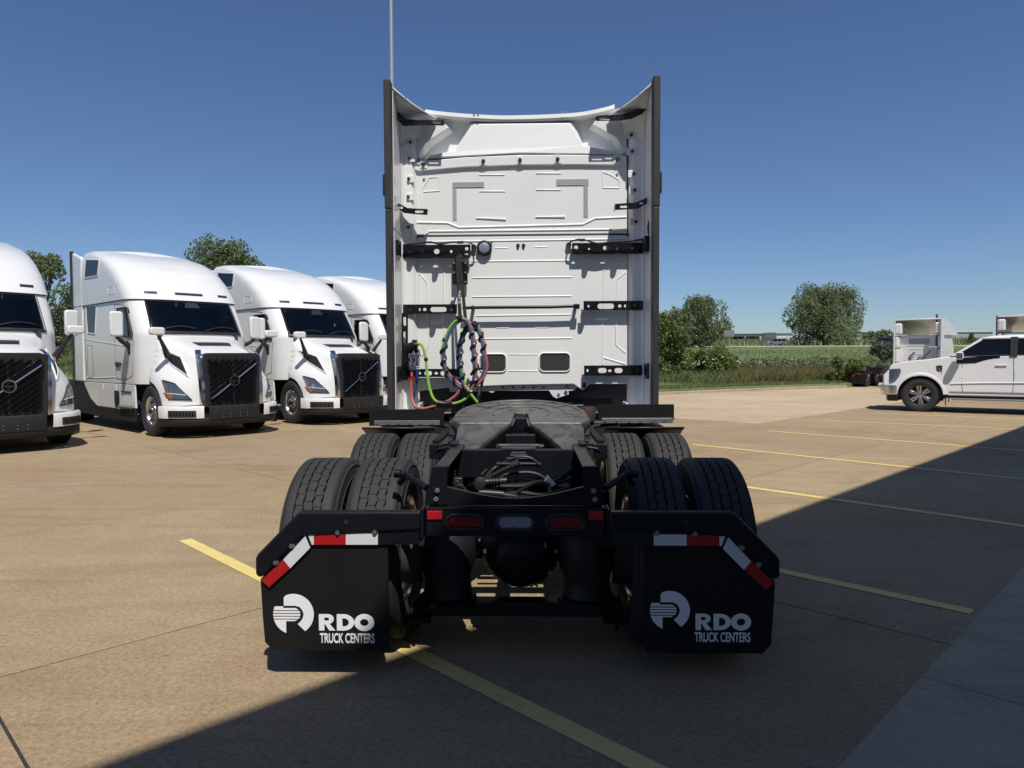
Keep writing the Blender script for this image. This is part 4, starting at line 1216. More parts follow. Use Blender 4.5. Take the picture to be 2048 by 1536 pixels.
# ---- wheels
for y in (.62, 1.94):
    for x in (1.075, .745, -.745, -1.075):
        wheel(hero, Vector((x, y, .5)), 1 if x > 0 else -1)
    ax = MB().cyl((-1.0, y, .5), (1.0, y, .5), .075, n=14)
    for s in (-1, 1): ax.cyl((s * .52, y, .5), (s * .60, y, .5), .20, n=24)
    HB_(ax, 'drive_axle', FRAME)
    df = MB().lathe([(0, -.27), (.10, -.26), (.17, -.20), (.215, -.10), (.23, 0), (.21, .12), (.12, .22), (.0, .25)], 28, axis=1, c=(.02, y - .06, .53))
    d = HB_(df, 'differential', FRAME)
    for k in range(10):
        a = 2 * PI * k / 10
        MB().cyl((.02 + .19 * math.cos(a), y - .20, .53 + .19 * math.sin(a)), (.02 + .19 * math.cos(a), y - .225, .53 + .19 * math.sin(a)), .012, n=6).build('bolt', STEEL, d)
    if y < 1: MB().cbox((.12, y - .285, .57), (.075, .004, .03), Matrix.Rotation(R(-22), 3, 'Y')).build('sticker', mat('yellow_sticker', (.5, .45, .05), .5), d, smooth=0)
    for s in (-1, 1):
        bp = MB().lathe([(.0, .0), (.11, .0), (.135, .03), (.125, .08), (.13, .14), (.15, .2), (.15, .36), (.135, .39), (0, .39)], 28, axis=2, c=(s * .375, y - .20, .27))
        b = HB_(bp, 'air_spring', mat('air_spring_rubber', (.014, .014, .016), .55) if (s < 0 and y < 1) else bpy.data.materials['air_spring_rubber'])
        MB().cyl((s * .375, y - .20, .255), (s * .375, y - .20, .285), .155, n=28).build('base_plate', FRAME, b)
        HB_(MB().tube(smooth_path([(s * .36, y + .45, .62), (s * .42, y + .1, .44), (s * .40, y - .25, .24)], 5), .045, 6), 'suspension_arm', FRAME)
        HB_(MB().tube([(s * .52, y - .06, .38), (s * .47, y - .02, .80)], .035, 10).tube([(s * .50, y - .045, .55), (s * .47, y - .02, .82)], .045, 10), 'shock_absorber', FRAME)
    HB_(MB().box((-.56, y - .25, .185), (.56, y - .15, .25)).box((-.56, y - .255, .25), (.56, y - .145, .262)), 'cross_tube', FRAME, smooth=0, bevel=.006)
    for s in (-1, 1): HB_(MB().box((s * .46, y - .26, .15), (s * .60, y - .10, .182)).cyl((s * .54, y - .2, .10), (s * .54, y - .2, .15), .012, n=6), 'spring_seat', FRAME, smooth=0, bevel=.004)
    # brake chambers
    for s in (-1, 1):
        HB_(MB().cyl((s * .47, y - .16, .60), (s * .47, y - .34, .66), .075, n=16).cyl((s * .47, y - .25, .63), (s * .47, y - .27, .637), .085, n=16), 'brake_chamber', FRAME)
        HB_(MB().lathe([(.20, s * .52), (.205, s * .60), (.20, s * .66)], 28, axis=0, c=(0, y, .5)), 'brake_drum', mat('cast_drum', (.10, .095, .09), .6, metal=.5, var=.2) if (s < 0 and y < 1) else bpy.data.materials['cast_drum'])

# ---- frame rails
rail = lambda s: [(s * .33, .74), (s * .33, .755), (s * .388, .755), (s * .388, 1.025), (s * .33, 1.025), (s * .33, 1.04), (s * .40, 1.04), (s * .40, .74)]
for s in (-1, 1):
    HB_(MB().prism(rail(s), .10, 8.6), 'frame_rail', FRAME, smooth=0, bevel=.006)
for y, z0 in ((1.25, .74), (2.35, .74), (3.0, .74)):
    HB_(MB().box((-.386, y, z0 + .02), (.386, y + .09, .98)), 'crossmember', FRAME, smooth=0, bevel=.008)
# closing panel with its hollow top edge
pts = [(-.425, .85), (.425, .85), (.402, 1.02), (.345, 1.02), (.335, .940)]
pts += [(.335 - .67 * i / 24, .940 - .058 * math.sin(PI * i / 24) ** 1.1) for i in range(1, 24)]
pts += [(-.335, .940), (-.345, 1.02), (-.402, 1.02)]
cp = HB_(MB().prism(pts, .075, .098), 'closing_panel', FRAME, smooth=0, bevel=.003)
for s in (-1, 1):
    g = HB_(MB().prism([(s * .340, .852), (s * .438, .852), (s * .412, 1.03), (s * .405, 1.044), (s * .33, 1.044)], .058, .074), 'gusset', FRAME, smooth=0, bevel=.004)
    for z, x in ((.882, .388), (.925, .382)): MB().cyl((s * x, .046, z), (s * x, .06, z), .009, n=6).cyl((s * x, .055, z), (s * x, .0585, z), .013, n=14).build('bolt', STEEL, g)
# lamp bar
bar = HB_(MB().box((-.435, .03, .705), (.435, .09, .842)).box((-.44, .026, .836), (.44, .098, .845)), 'lamp_bar', FRAME, smooth=0, bevel=.006)
for x, m, nm in ((-.243, REDL, 'red_tail_lamp'), (0.0, CLEARL, 'reversing_lamp'), (.243, REDL, 'red_tail_lamp')):
    mb = MB(); ring_prism(mb, rrect(x - .098, .735, x + .098, .818, .041, 8), rrect(x - .084, .747, x + .084, .806, .0293, 8), .016, .032)
    k = mb.build(nm, BLACKP, bar, smooth=40, bevel=.004)
    MB().prism(rrect(x - .083, .748, x + .083, .805, .028, 8), .0225, .031).build('lens', m, k, bevel=.005, seg=3)
for s in (-1, 1):
    MB().box((s * .355, .021, .79), (s * .428, .03, .832)).build('red_reflector', REDR, bar, smooth=0, bevel=.002)
    HB_(MB().box((s * .442, .0, .70), (s * .46, .12, .845)), 'hanger_plate', FRAME, smooth=0, bevel=.006)
for x in (-.12, .12): MB().cyl((x, .02, .722), (x, .032, .722), .010, n=8).build('bolt', FRAME, bar)

# ---- mud flaps, hangers and their tape
def mirx(pts, s): return [(-x, z) for x, z in pts] if s > 0 else pts
LP = lambda *p: [L(x, y, 0) for x, y in p]
beamp = LP((842, 1023), (603, 1023), (596, 1026), (516, 1108), (512, 1116), (512, 1148), (520, 1155), (530, 1150), (604, 1071), (840, 1060))
flapp = LP((600, 1070), (770, 1064), (775, 1080), (777, 1297), (770, 1303), (545, 1303), (528, 1286), (524, 1240), (519, 1160))
strip = LP((615, 1058), (838, 1058), (838, 1089), (625, 1089), (540, 1176), (528, 1158))
def quad(a, b, c, d): return LP(a, b, c, d)
tapes = [(quad((616, 1068), (628, 1068), (628, 1089), (624, 1089)), WHITER, 'white_reflective_tape'), (quad((628, 1068), (692, 1067), (692, 1089), (628, 1089)), REDR, 'red_reflective_tape'),
         (quad((692, 1067), (756, 1067), (756, 1089), (692, 1089)), WHITER, 'white_reflective_tape'), (quad((611, 1072), (621, 1095), (581, 1136), (567, 1119)), WHITER, 'white_reflective_tape'), (quad((567, 1119), (581, 1136), (538, 1174), (523, 1160)), REDR, 'red_reflective_tape')]
bolts = LP((676, 1064), (750, 1063), (584, 1091), (552, 1124))
tcx = 1028
def emblem_loops(x0, z0, x1, z1):
    """the dealer's round mark: a thick hook, a striped bowl and a lower wedge"""
    cx, cz, r = (x0 + x1) / 2, (z0 + z1) / 2, (x1 - x0) / 2
    P = lambda u, v: (cx + u * r, cz + v * r)
    hook = [P(-.47, .80)] + [P(math.cos(R(a)), math.sin(R(a))) for a in range(112, -57, -6)] + [P(.20, -.48), P(.36, -.34), P(.47, -.15), P(.50, .02), P(.44, .20), P(.30, .36), P(.10, .42), P(-.47, .42)]
    hook[0] = P(-.47, .82)
    out = [hook]
    def edge(v): return -math.sqrt(max(0, 1 - v * v))
    def bowl(v): return .02 + .32 * math.sqrt(max(0, 1 - ((v - 0.0) / .34) ** 2)) if abs(v) < .34 else .02
    out.append([P(edge(.38) + .0, .38), P(-.5, .38), P(-.5, .30), P(.10, .30), P(bowl(.20), .20), P(edge(.20), .20)])
    for v1, v0 in ((.15, .06), (.01, -.08), (-.13, -.22)):
        out.append([P(edge(v1), v1), P(bowl(v1), v1), P(bowl(v0), v0), P(edge(v0), v0)])
    w_ = [P(edge(-.27), -.27), P(bowl(-.27), -.27), P(.05, -.34), P(-.37, -.34), P(-.37, -.93)]
    w_ += [P(math.cos(R(a)), math.sin(R(a))) for a in range(247, 198, -6)]
    out.append(w_)
    return out
def flat_letters(parent, name, loops_list, y, m, depth=.002):
    """each entry: list of loops, the first an outline and the others holes"""
    out = []
    for loops in loops_list:
        o = plate_with_holes(name, loops, depth, m, parent, y); out.append(o)
    return out
def rdo(x0, z0, x1, z1):
    W_, H = x1 - x0, z1 - z0
    P = lambda u, v: (x0 + u * W_, z0 + v * H)
    a = W_ / H
    def circ(cu, cv, rv, a0, a1, n=14, k=1.0): return [P(cu + k * rv / a * math.cos(R(a0 + (a1 - a0) * i / n)), cv + rv * math.sin(R(a0 + (a1 - a0) * i / n))) for i in range(n + 1)]
    r_out = [P(0, 0), P(0, 1)] + circ(.155, .70, .30, 90, -70, 12, 1.3) + [P(.30, 0), P(.185, 0), P(.115, .38), P(.10, .38), P(.10, 0)]
    r_hole = [P(.10, .60), P(.10, .80)] + circ(.145, .70, .10, 90, -90, 8, 1.4)
    d_out = [P(.325, 0), P(.325, 1)] + circ(.445, .5, .5, 90, -90, 20, 1.3)
    d_hole = [P(.425, .25), P(.425, .75)] + circ(.450, .5, .25, 90, -90, 14, 1.25)
    o_out = circ(.822, .5, .52, 0, 360, 36, 1.165)[:-1]; o_hole = circ(.822, .5, .215, 0, 360, 24, 1.2)[:-1]
    return [[r_out, r_hole], [d_out, d_hole], [o_out, o_hole]]
for s in (-1, 1):
    f = HB_(MB().prism(mirx(flapp, s), .010, .022), 'mud_flap', FLAPM, smooth=0, bevel=.003)
    # print on the flap
    if s < 0: eb, rb, tb = (547, 1190, 627, 1267), (638, 1229, 748, 1261), (640, 1267, 749, 1286)
    else: eb, rb, tb = (1300, 1185, 1380, 1257), (1391, 1228, 1502, 1260), (1389, 1265, 1501, 1284)
    def bx(b): p = L(b[0], b[3], .008); q = L(b[2], b[1], .008); return p[0], p[1], q[0], q[1]
    for lp in emblem_loops(*bx(eb)): plate_with_holes('emblem_print', [lp], .003, DECAL, f, .0095)
    for lp in rdo(*bx(rb)): plate_with_holes('letter_print', lp, .003, DECAL, f, .0095)
    me = fit_text('TRUCK CENTERS', *bx(tb), .0015, .022); me.materials.append(DECAL)
    o = inst('letter_print', me, f, (0, .0095, 0))
    h = HB_(MB().prism(mirx(beamp, s), -.012, .05), 'flap_hanger', FRAME, smooth=0, bevel=.012, seg=3)
    HB_(MB().prism(mirx(strip, s), -.002, .009), 'hanger_flange', BRACKET, smooth=0)
    for q, m, nm in tapes: MB().prism(mirx(q, s), -.004, -.0022).build(nm, m, h, smooth=0)
    for x, z in mirx(bolts, s): MB().cyl((x, -.004, z), (x, -.014, z), .011, n=6).cyl((x, -.002, z), (x, -.0065, z), .016, n=14).build('bolt', STEEL, h)
    bxp = mirx([L(692, 1044, -.012)], s)[0]
    MB().cyl((bxp[0], -.017, bxp[1]), (bxp[0], -.0115, bxp[1]), .013, n=14).build('plug', BLACKP, h)
    HB_(MB().tube([(s * .44, .10, .93), (s * .56, .20, .98), (s * .60, .24, .93)], .018, 8).cyl((s * .585, .2, .985), (s * .62, .2, .985), .022, n=12), 'spring_hanger', FRAME)
    HB_(MB().prism([(.08, .74), (.52, .76), (.42, .99), (.3, 1.01), (.10, .93)], s * .402, s * .425, axis=0), 'side_gusset', FRAME, smooth=0, bevel=.006)

# ---- fenders ahead of the tandem: rubber sheet, zinc strip, curved shell
YF = 2.50
for s in (-1, 1):
    if s < 0: q, st, x0, x1 = ((738, 819), (888, 847)), ((749, 841), (880, 850)), None, None
    else: q, st = ((1196, 809), (1348, 836)), ((1203, 836), (1345, 846))
    a = L(*q[0], YF); b = L(*q[1], YF)
    HB_(MB().box((a[0], YF, b[1] - .02), (b[0], YF + .012, a[1])), 'fender_sheet', FLAPM, smooth=0)
    a2 = L(*st[0], YF); b2 = L(*st[1], YF)
    k = HB_(MB().box((a2[0], YF - .012, b2[1]), (b2[0], YF - .001, a2[1])), 'clamp_strip', STEEL, smooth=0, bevel=.002)
    for i in range(6):
        x = a2[0] + (b2[0] - a2[0]) * (i + .3) / 6
        MB().cyl((x, YF - .013, (a2[1] + b2[1]) / 2), (x, YF - .024, (a2[1] + b2[1]) / 2), .009, n=6).build('bolt', STEEL, k)
    x0, x1 = a2[0] - .01, b2[0] + .01
    rows = []
    for i in range(14):
        t = R(75 - 105 * i / 13)
        y_, z_ = 1.94 + .585 * math.cos(t), .5 + .555 * math.sin(t)
        rows.append([(x0, y_, z_), (x1, y_, z_)])
    HB_(MB().grid(rows), 'fender_shell', BLACKP, smooth=60, solid=.012)
    HB_(MB().tube([(s * .43, YF + .02, .93), (s * .62, YF + .03, 1.0), (s * .80, YF + .03, 1.02)], .018, 8), 'fender_arm', FRAME)

# ---- fifth wheel
FWY, FWZ = 1.48, 1.184
TILT = Matrix.Rotation(R(8.2), 3, 'X')
def fw(u, v, z=0.0): return TILT @ Vector((u, v, z)) + Vector((0.01, FWY, FWZ))
nf = 24
front_arc = [(.455 * math.cos(R(a)), .02 + .50 * math.sin(R(a))) for a in [0 + 180 * i / nf for i in range(nf + 1)]]
half = [(.455, .02), (.462, -.16), (.40, -.25)]           # outer edge back to where the ramp begins
ramp_in = [(.075, -.20)]
top = [( .060, -.24), (.40, -.25), (.462, -.16)] + front_arc + [(-.462, -.16), (-.40, -.25), (-.060, -.24)] + [(-.05, -.06), (-.045, .02), (-.03, .055), (.03, .055), (.045, .02), (.05, -.06)]
mb = MB()
n = len(top)
vs = [fw(u, v, 0) for u, v in top] + [fw(u * 1.0, v, -.045) for u, v in top]
fs = [tuple(range(n)), tuple(range(2 * n - 1, n - 1, -1))] + [(i, (i + 1) % n, n + (i + 1) % n, n + i) for i in range(n)]
mb.add(vs, fs)
fifth = HB_(mb, 'fifth_wheel', GREASE, smooth=0, bevel=.012, seg=3)
# ramps that drop towards the rear
for s in (-1, 1):
    A = [(s * .062, -.2395, -.002), (s * .398, -.2495, -.002), (s * .40, -.54, -.085), (s * .385, -.575, -.098), (s * .275, -.575, -.098), (s * .19, -.42, -.052)]
    vs = [fw(*p) for p in A] + [fw(p[0], p[1], p[2] - .04) for p in A]
    m = len(A)
    MB().add(vs, [tuple(range(m)), tuple(range(2 * m - 1, m - 1, -1))] + [(i, (i + 1) % m, m + (i + 1) % m, m + i) for i in range(m)]).build('ramp', GREASE, fifth, smooth=0, bevel=.01, seg=3)
    # throat wall and outer skirt
    T = [(.05, -.06), (.062, -.24), (.19, -.42), (.275, -.575)]
    rows = [[fw(s * u, v, -.02 - max(0, -v - .24) * .32) for u, v in T], [fw(s * (u * .92 + .004), v, -.12 - max(0, -v - .24) * .4) for u, v in T]]
    MB().grid(rows).build('throat_wall', BRACKET, fifth, smooth=0, solid=.012)
    MB().grid([[fw(s * .45, .02, -.045), fw(s * .455, -.16, -.045), fw(s * .41, -.25, -.03), fw(s * .40, -.50, -.07)], [fw(s * .41, .0, -.135), fw(s * .415, -.15, -.15), fw(s * .39, -.24, -.15), fw(s * .39, -.46, -.15)]]).build('skirt', GREASE, fifth, smooth=0, solid=.015)
    # carrier bracket and toothed slide rail
    HB_(MB().prism([(-.19, 1.06), (.19, 1.06), (.12, 1.13), (-.12, 1.13)], 0, .1, axis=0).cyl((-.01, 0, 1.11), (.11, 0, 1.11), .05, n=16), 'pivot_bracket', FRAME, smooth=30, bevel=.006, loc=(s * .42 - .05, FWY, 0))
    rl = HB_(MB().box((s * .37, FWY - .62, 1.043), (s * .53, FWY + .55, 1.058)).box((s * .41, FWY - .60, 1.058), (s * .425, FWY + .5, 1.07)), 'slide_rail', FRAME, smooth=0, bevel=.003)
    for i in range(18):
        MB().box((s * .475, FWY - .60 + i * .06, 1.0585), (s * .518, FWY - .575 + i * .06, 1.075)).build('tooth', FRAME, rl, smooth=0)
    HB_(MB().box((s * .45, FWY - .66, .97), (s * .53, FWY - .62, 1.058)).tube([(s * .53, FWY - .64, .98), (s * .47, FWY - .66, 1.03), (s * .41, FWY - .66, 1.04)], .012, 6), 'rail_stop', FRAME, smooth=0, bevel=.004)
# raised rings, ribs and greasy relief on the plate
mb = MB()
for rr in (.20, .30, .41):
    pts = [fw(rr * math.cos(R(a)), .04 + rr * math.sin(R(a)), .0015) for a in range(-28 if rr < .3 else 0, 209 if rr < .3 else 181, 6)]
    mb.tube(pts, .003, 6)
for a in (35, 62, 118, 145):
    mb.tube([fw(.27 * math.cos(R(a)), .04 + .27 * math.sin(R(a)), .0015), fw(.41 * math.cos(R(a)), .04 + .41 * math.sin(R(a)), .001)], .0035, 6)
for s in (-1, 1):
    mb.tube([fw(s * .30, -.0, .0015), fw(s * .44, -.0, .001)], .0035, 6); mb.tube([fw(s * .30, -.07, .0015), fw(s * .45, -.07, .001)], .0035, 6)
mb.build('plate_rib', GREASE, fifth)
mb = MB()
for x0 in (-.045, .045): mb.cyl(fw(x0 * 1.6, .14, -.001), fw(x0 * 1.6, .14, .003), .02, n=14)
mb.build('rivet', GREASE, fifth)
# lock jaws and cross bar in the throat
lk = MB().prism(arc(0, 0, .05, 0, 180, 10), -.02, .03)
lk = MB().box((-.05, FWY - .02, FWZ - .12), (.07, FWY + .06, FWZ - .02))
MB().box((-.09, FWY - .34, FWZ - .17), (.11, FWY - .30, FWZ - .10)).build('release_bar', FRAME, fifth, smooth=0, bevel=.01)
lk.build('lock_jaw', FRAME, fifth, smooth=0, bevel=.01)
MB().box((-.14, FWY - .47, FWZ - .175), (.16, FWY - .40, FWZ - .155)).box((-.13, FWY - .60, 1.035), (.13, FWY - .56, 1.05)).build('cross_bar', GREASE, fifth, smooth=0, bevel=.008)
HB_(MB().box((-.386, .80, .86), (.386, .84, 1.03)), 'saddle_plate', FRAME, smooth=0, bevel=.006)
for i, (w_, z) in enumerate(((.20, 1.042), (.085, 1.012), (.10, .998), (.14, .980), (.26, .948))): HB_(MB().box((.005 - w_ / 2, .792, z - .004), (.005 + w_ / 2, .801, z + .004)), 'embossed_rib', STEEL, smooth=0)

# ---- hoses and valves between the rails
HOSE = mat('black_hose', (.013, .013, .014), .5, var=.2, scale=30)
def hose(pp, y, r, name='hose', m=HOSE, n=6):
    pts = [L3(px, py, y + (dy if len(q) > 2 else 0)) for q in pp for (px, py, dy) in [(q + (0,))[:3]]]
    return HB_(MB().tube(smooth_path(pts, n), r, 8), name, m)
hose([(962, 952), (985, 928, .1), (1020, 911, .1), (1050, 909, .1), (1080, 925, .1)], .75, .010)
hose([(968, 958), (990, 936, .1), (1030, 915, .1), (1060, 916, .1), (1079, 930, .1)], .70, .010)
hose([(975, 956), (1002, 942), (1022, 933), (1034, 928)], .55, .012)
hose([(948, 975), (990, 972), (1040, 972), (1075, 965), (1110, 962), (1145, 935)], .42, .014)
hose([(1020, 998), (1045, 978), (1075, 966), (1100, 970)], .38, .010)
hose([(990, 970), (1010, 950), (1060, 945), (1090, 958), (1100, 985)], .60, .010)
hose([(1105, 955), (1125, 945), (1142, 930)], .45, .010)
hose([(1110, 968), (1130, 962), (1145, 955)], .48, .010)
hose([(905, 985), (920, 970), (935, 985), (960, 998)], .40, .010)
hose([(1000, 992), (1040, 985), (1090, 990), (1140, 975)], .5, .012)
p = L3(960, 968, .40)
v = HB_(MB().lathe([(0, -.06), (.022, -.058), (.030, -.045), (.036, -.03), (.036, .02), (.03, .05), (0, .055)], 20, axis=1, c=tuple(p)).cyl(p + Vector((.02, 0, .01)), p + Vector((.14, .03, .012)), .019, n=14), 'brake_valve', mat('valve_casting', (.035, .035, .037), .4, metal=.4, var=.2))
for i in range(4): MB().cyl(p + Vector((.045 + .018 * i, -.0, .011)), p + Vector((.052 + .018 * i, .002, .011)), .023, n=14).build('clamp_ring', FRAME, v)
p = L3(958, 985, .36); HB_(MB().cyl(p, p + Vector((.13, 0, -.01)), .02, n=14).cyl(p + Vector((.08, 0, -.006)), p + Vector((.2, .02, -.03)), .018, n=10), 'relay_valve', bpy.data.materials['valve_casting'])
p = L3(1034, 927, .55); HB_(MB().cyl(p - Vector((.03, 0, .014)), p + Vector((.012, 0, .005)), .022, n=12), 'hose_end', bpy.data.materials['valve_casting'])
q = [L(1088, 962, .40), L(1101, 955, .40), L(1112, 968, .40), (L(1104, 974, .40))]
HB_(MB().prism(q, .398, .402).prism([q[0], q[1], L(1094, 950, .40), L(1086, 957, .40)][0:3], .403, .405), 'paper_tag', DECAL, smooth=0)
p = L3(915, 965, .55); HB_(MB().box(p - Vector((.05, .03, .03)), p + Vector((.03, .03, .03))).cyl(p + Vector((0, -.03, .0)), p + Vector((.0, -.05, .0)), .02, n=10).cyl(p + Vector((-.02, 0, .03)), p + Vector((-.02, 0, .07)), .014, n=8), 'valve_block', bpy.data.materials['valve_casting'], smooth=30, bevel=.004)
HB_(MB().cyl((.0, .62, .70), (.03, 1.9, .78), .05, n=14), 'drive_shaft', FRAME)
HB_(MB().tube([(-.33, .55, .80), (0, .62, .76), (.33, .55, .80)], .03, 8), 'torque_arm', FRAME)

# ---- dark stuff below the cab
HB_(MB().box((-1.05, YW - .35, .45), (-.47, YW + .9, .93)), 'battery_box', BLACKP, smooth=0, bevel=.02)
HB_(MB().box((.47, YW - .1, .45), (1.05, YW + .9, .95)), 'tool_box', BLACKP, smooth=0, bevel=.02)
HB_(MB().cyl((-.75, YW + 1.0, .62), (-.75, YW + 2.4, .62), .32, n=28).cyl((.75, YW + 1.0, .62), (.75, YW + 2.4, .62), .32, n=28), 'fuel_tank', ALU)
HB_(MB().box((-.9, YW + .1, .98), (.9, YW + .3, 1.16)), 'floor_beam', BLACKP, smooth=0)
HB_(MB().cyl((-.5, YW + .05, 1.05), (.6, YW + .05, 1.08), .03, n=10).cyl((-.45, YW - .02, .98), (-.45, YW - .02, 1.15), .05, n=12), 'cab_suspension', FRAME)
HB_(MB().lathe([(0, -.07), (.07, -.07), (.085, 0), (.07, .07), (0, .07)], 18, axis=2, c=(.63, YW - .15, 1.02)), 'rust_brown_canister', mat('canister', (.07, .045, .035), .5))
for s in (-1, 1):
    p0 = L3(800 if s < 0 else 1290, 800, YW - .25)
    b = HB_(MB().box((s * .98, YW - .30, .97), (s * 1.16, YW - .05, 1.05)).box((s * .98, YW - .302, .955), (s * 1.0, YW - .05, 1.14)), 'corner_step', PANELW, smooth=0, bevel=.012)
# ------------------------------------------------------------------ back wall of the cab
def A_(px, py, d=0.0): return L(px, py, YW - d)
WP = lambda *p: [A_(x, y) for x, y in p]
def frustum(outer, inner, d, name, m, base=.0, bevel=.012):
    n = len(outer)
    vs = [(x, YW - base, z) for x, z in outer] + [(x, YW - d, z) for x, z in inner]
    fs = [tuple(range(n - 1, -1, -1)), tuple(range(n, 2 * n))] + [(i, (i + 1) % n, n + (i + 1) % n, n + i) for i in range(n)]
    return HB_(MB().add(vs, fs), name, m, smooth=0, bevel=bevel, seg=3)
low = WP((826, 474), (1254, 470), (1255, 742), (1256, 768), (1180, 768), (1166, 781), (1147, 768), (1020, 770), (900, 775), (838, 782), (828, 760))
wall = HB_(MB().prism(low, YW - .004, YW + .03), 'lower_panel', WALLW, smooth=0, bevel=.006)
mid = WP((826, 341), (1040, 330), (1254, 328), (1254, 467), (826, 471))
HB_(MB().prism(mid, YW - .002, YW + .03), 'middle_panel', WALLW, smooth=0, bevel=.005)
up = WP((828, 322), (832, 250), (846, 222), (880, 228), (960, 236), (1040, 237), (1130, 233), (1200, 226), (1232, 212), (1250, 250), (1253, 316), (1040, 312))
HB_(MB().prism(up, YW + .13, YW + .15), 'upper_panel', WALLW, smooth=0)
k = HB_(MB().prism(WP((894, 770), (1160, 768), (1150, 781), (1137, 782), (1138, 789), (1113, 797), (1106, 793), (1098, 781), (990, 782), (985, 786), (975, 783), (900, 784)), YW + .032, YW + .04), 'lower_lip', PANELW, smooth=0)
for px in (1006, 1026, 1047, 1067, 1087):
    x, z = A_(px, 774.5, -.03); MB().cyl((x, YW + .034, z), (x, YW + .028, z), .011, n=10).build('bolt', BLACKP, k)  # black discs, the dark of open bolt holes put into the colour
x, z = A_(1117, 789, -.03); MB().cyl((x, YW + .034, z), (x, YW + .024, z), .014, n=12).build('bolt', STEEL, k)
x, z = A_(1134, 772.5, 0); HB_(MB().cyl((x, YW - .004, z), (x, YW - .012, z), .018, n=12), 'plug', BLACKP)
a_ = A_(1165, 776); b_ = A_(1172, 765); HB_(MB().prism(rrect(a_[0], a_[1], b_[0], b_[1], .014), YW - .006, YW - .003), 'slot_plug', BLACKP)
# strip with its clips
strip_ = WP((828, 325), (930, 316), (1040, 311), (1150, 311), (1252, 313), (1253, 328), (1245, 332), (1150, 331), (1040, 332), (930, 336), (838, 344), (827, 340))
HB_(MB().prism(strip_, YW - .03, YW + .02), 'trim_strip', WALLW, smooth=0, bevel=.010, seg=3)
for px, py in ((848, 330), (967, 324), (1040, 322), (1115, 320), (1234, 320)):
    x, z = A_(px, py)
    k = HB_(MB().box((x - .035, YW - .036, z - .042), (x + .035, YW - .031, z + .042)), 'clip_pad', WALLW, smooth=0, bevel=.004)
    MB().cyl((x, YW - .037, z), (x, YW - .055, z), .020, .015, n=10).build('clip', BLACKP, k)
# bulge between the two recesses of the upper panel
outer = WP((936, 238), (1150, 236), (1172, 288), (1240, 303), (1252, 312), (1040, 308), (832, 322), (845, 310), (903, 300))
inner = WP((946, 248), (1140, 246), (1164, 291), (1228, 306), (1238, 311), (1040, 308), (856, 318), (864, 312), (912, 302))
n = len(outer); dep = [.01, .01, .035, .045, .045, .045, .045, .045, .035]
HB_(MB().add([(x, YW + .132, z) for x, z in outer] + [(x, YW + .012 - d_, z) for (x, z), d_ in zip(inner, dep)],
    [tuple(range(n - 1, -1, -1)), tuple(range(n, 2 * n))] + [(i, (i + 1) % n, n + (i + 1) % n, n + i) for i in range(n)]), 'bulge', WALLW, smooth=0, bevel=.008, seg=3)
for o_, i_ in (([(829, 236), (886, 238), (905, 256), (858, 288), (842, 317), (828, 320)], [(829, 237), (884, 241), (898, 256), (851, 286), (836, 312), (829, 316)]),
               ([(1253, 226), (1192, 234), (1178, 250), (1226, 276), (1244, 308), (1254, 312)], [(1253, 228), (1194, 237), (1185, 250), (1232, 274), (1248, 303), (1254, 308)])):
    frustum(WP(*o_), WP(*i_), -.0, 'corner_bulge', WALLW, base=-.132, bevel=.008)
rim = [L3(px, py, YW + .0) for px, py in ((851, 223), (870, 226), (920, 231), (990, 235), (1040, 235), (1100, 233), (1160, 229), (1210, 219), (1229, 213))]
HB_(MB().grid([[p + Vector((0, .0, .022)) for p in smooth_path(rim, 4)], [p + Vector((0, -.004, -.016)) for p in smooth_path(rim, 4)], [p + Vector((0, .04, -.03)) for p in smooth_path(rim, 4)], [p + Vector((0, .16, .035)) for p in smooth_path(rim, 4)]]), 'roof_lip', WALLW, smooth=40)
for px, py in ((948, 231), (956, 231), (1125, 225), (1133, 225)):
    p = L3(px, py, YW - .03); HB_(MB().cyl(p, p - Vector((0, .01, 0)), .011, n=8), 'bolt', STEEL)
# ribs pressed into the panels
def rib(a, b, h=.009, d=.010, name='rib', m=WALLW):
    p, q = L3(*a, YW), L3(*b, YW)
    return HB_(MB().tube([p + Vector((0, -.001, 0)), p.lerp(q, .02) + Vector((0, -.001, 0)), p.lerp(q, .98) + Vector((0, -.001, 0)), q + Vector((0, -.001, 0))], [.003, h * .8, h * .8, .003], 8), name, m)
for y0, y1, x0, x1 in ((523, 521, 941, 1143), (556, 554, 942, 1145), (594, 592, 942, 1145), (632, 629, 950, 1145), (678, 676, 948, 1146)): rib((x0, y0), (x1, y1), .011)
for x0, x1, y in ((958, 1010, 350), (1071, 1122, 347), (958, 1011, 383), (1071, 1122, 380), (989, 1016, 496), (1069, 1095, 494), (992, 1018, 656), (1070, 1098, 655), (1016, 1076, 709), (1016, 1076, 742)): rib((x0, y), (x1, y))
for a, b in (((952, 437), (1012, 438)), ((1071, 435), (1130, 433))):
    p, q = A_(*a), A_(*b); HB_(MB().prism([(p[0], p[1]), (q[0], q[1] - .012), (q[0], q[1] + .006), (p[0], p[1] + .005)], YW - .012, YW), 'rib', WALLW, smooth=0, bevel=.003)
for pp in ([(828, 445), (895, 446), (918, 455), (1165, 449), (1190, 437), (1253, 434)], [(850, 474), (858, 463), (1222, 459), (1236, 466)], [(830, 487), (838, 484), (1250, 478)]):
    HB_(MB().tube([L3(x, y, YW) + Vector((0, .001, 0)) for x, y in pp], .012, 8), 'swage_line', WALLW)
HB_(MB().tube([L3(x, y, YW) + Vector((0, -.001, 0)) for x, y in ((826, 473), (1254, 469))], .006, 6), 'panel_seam', SEAM)
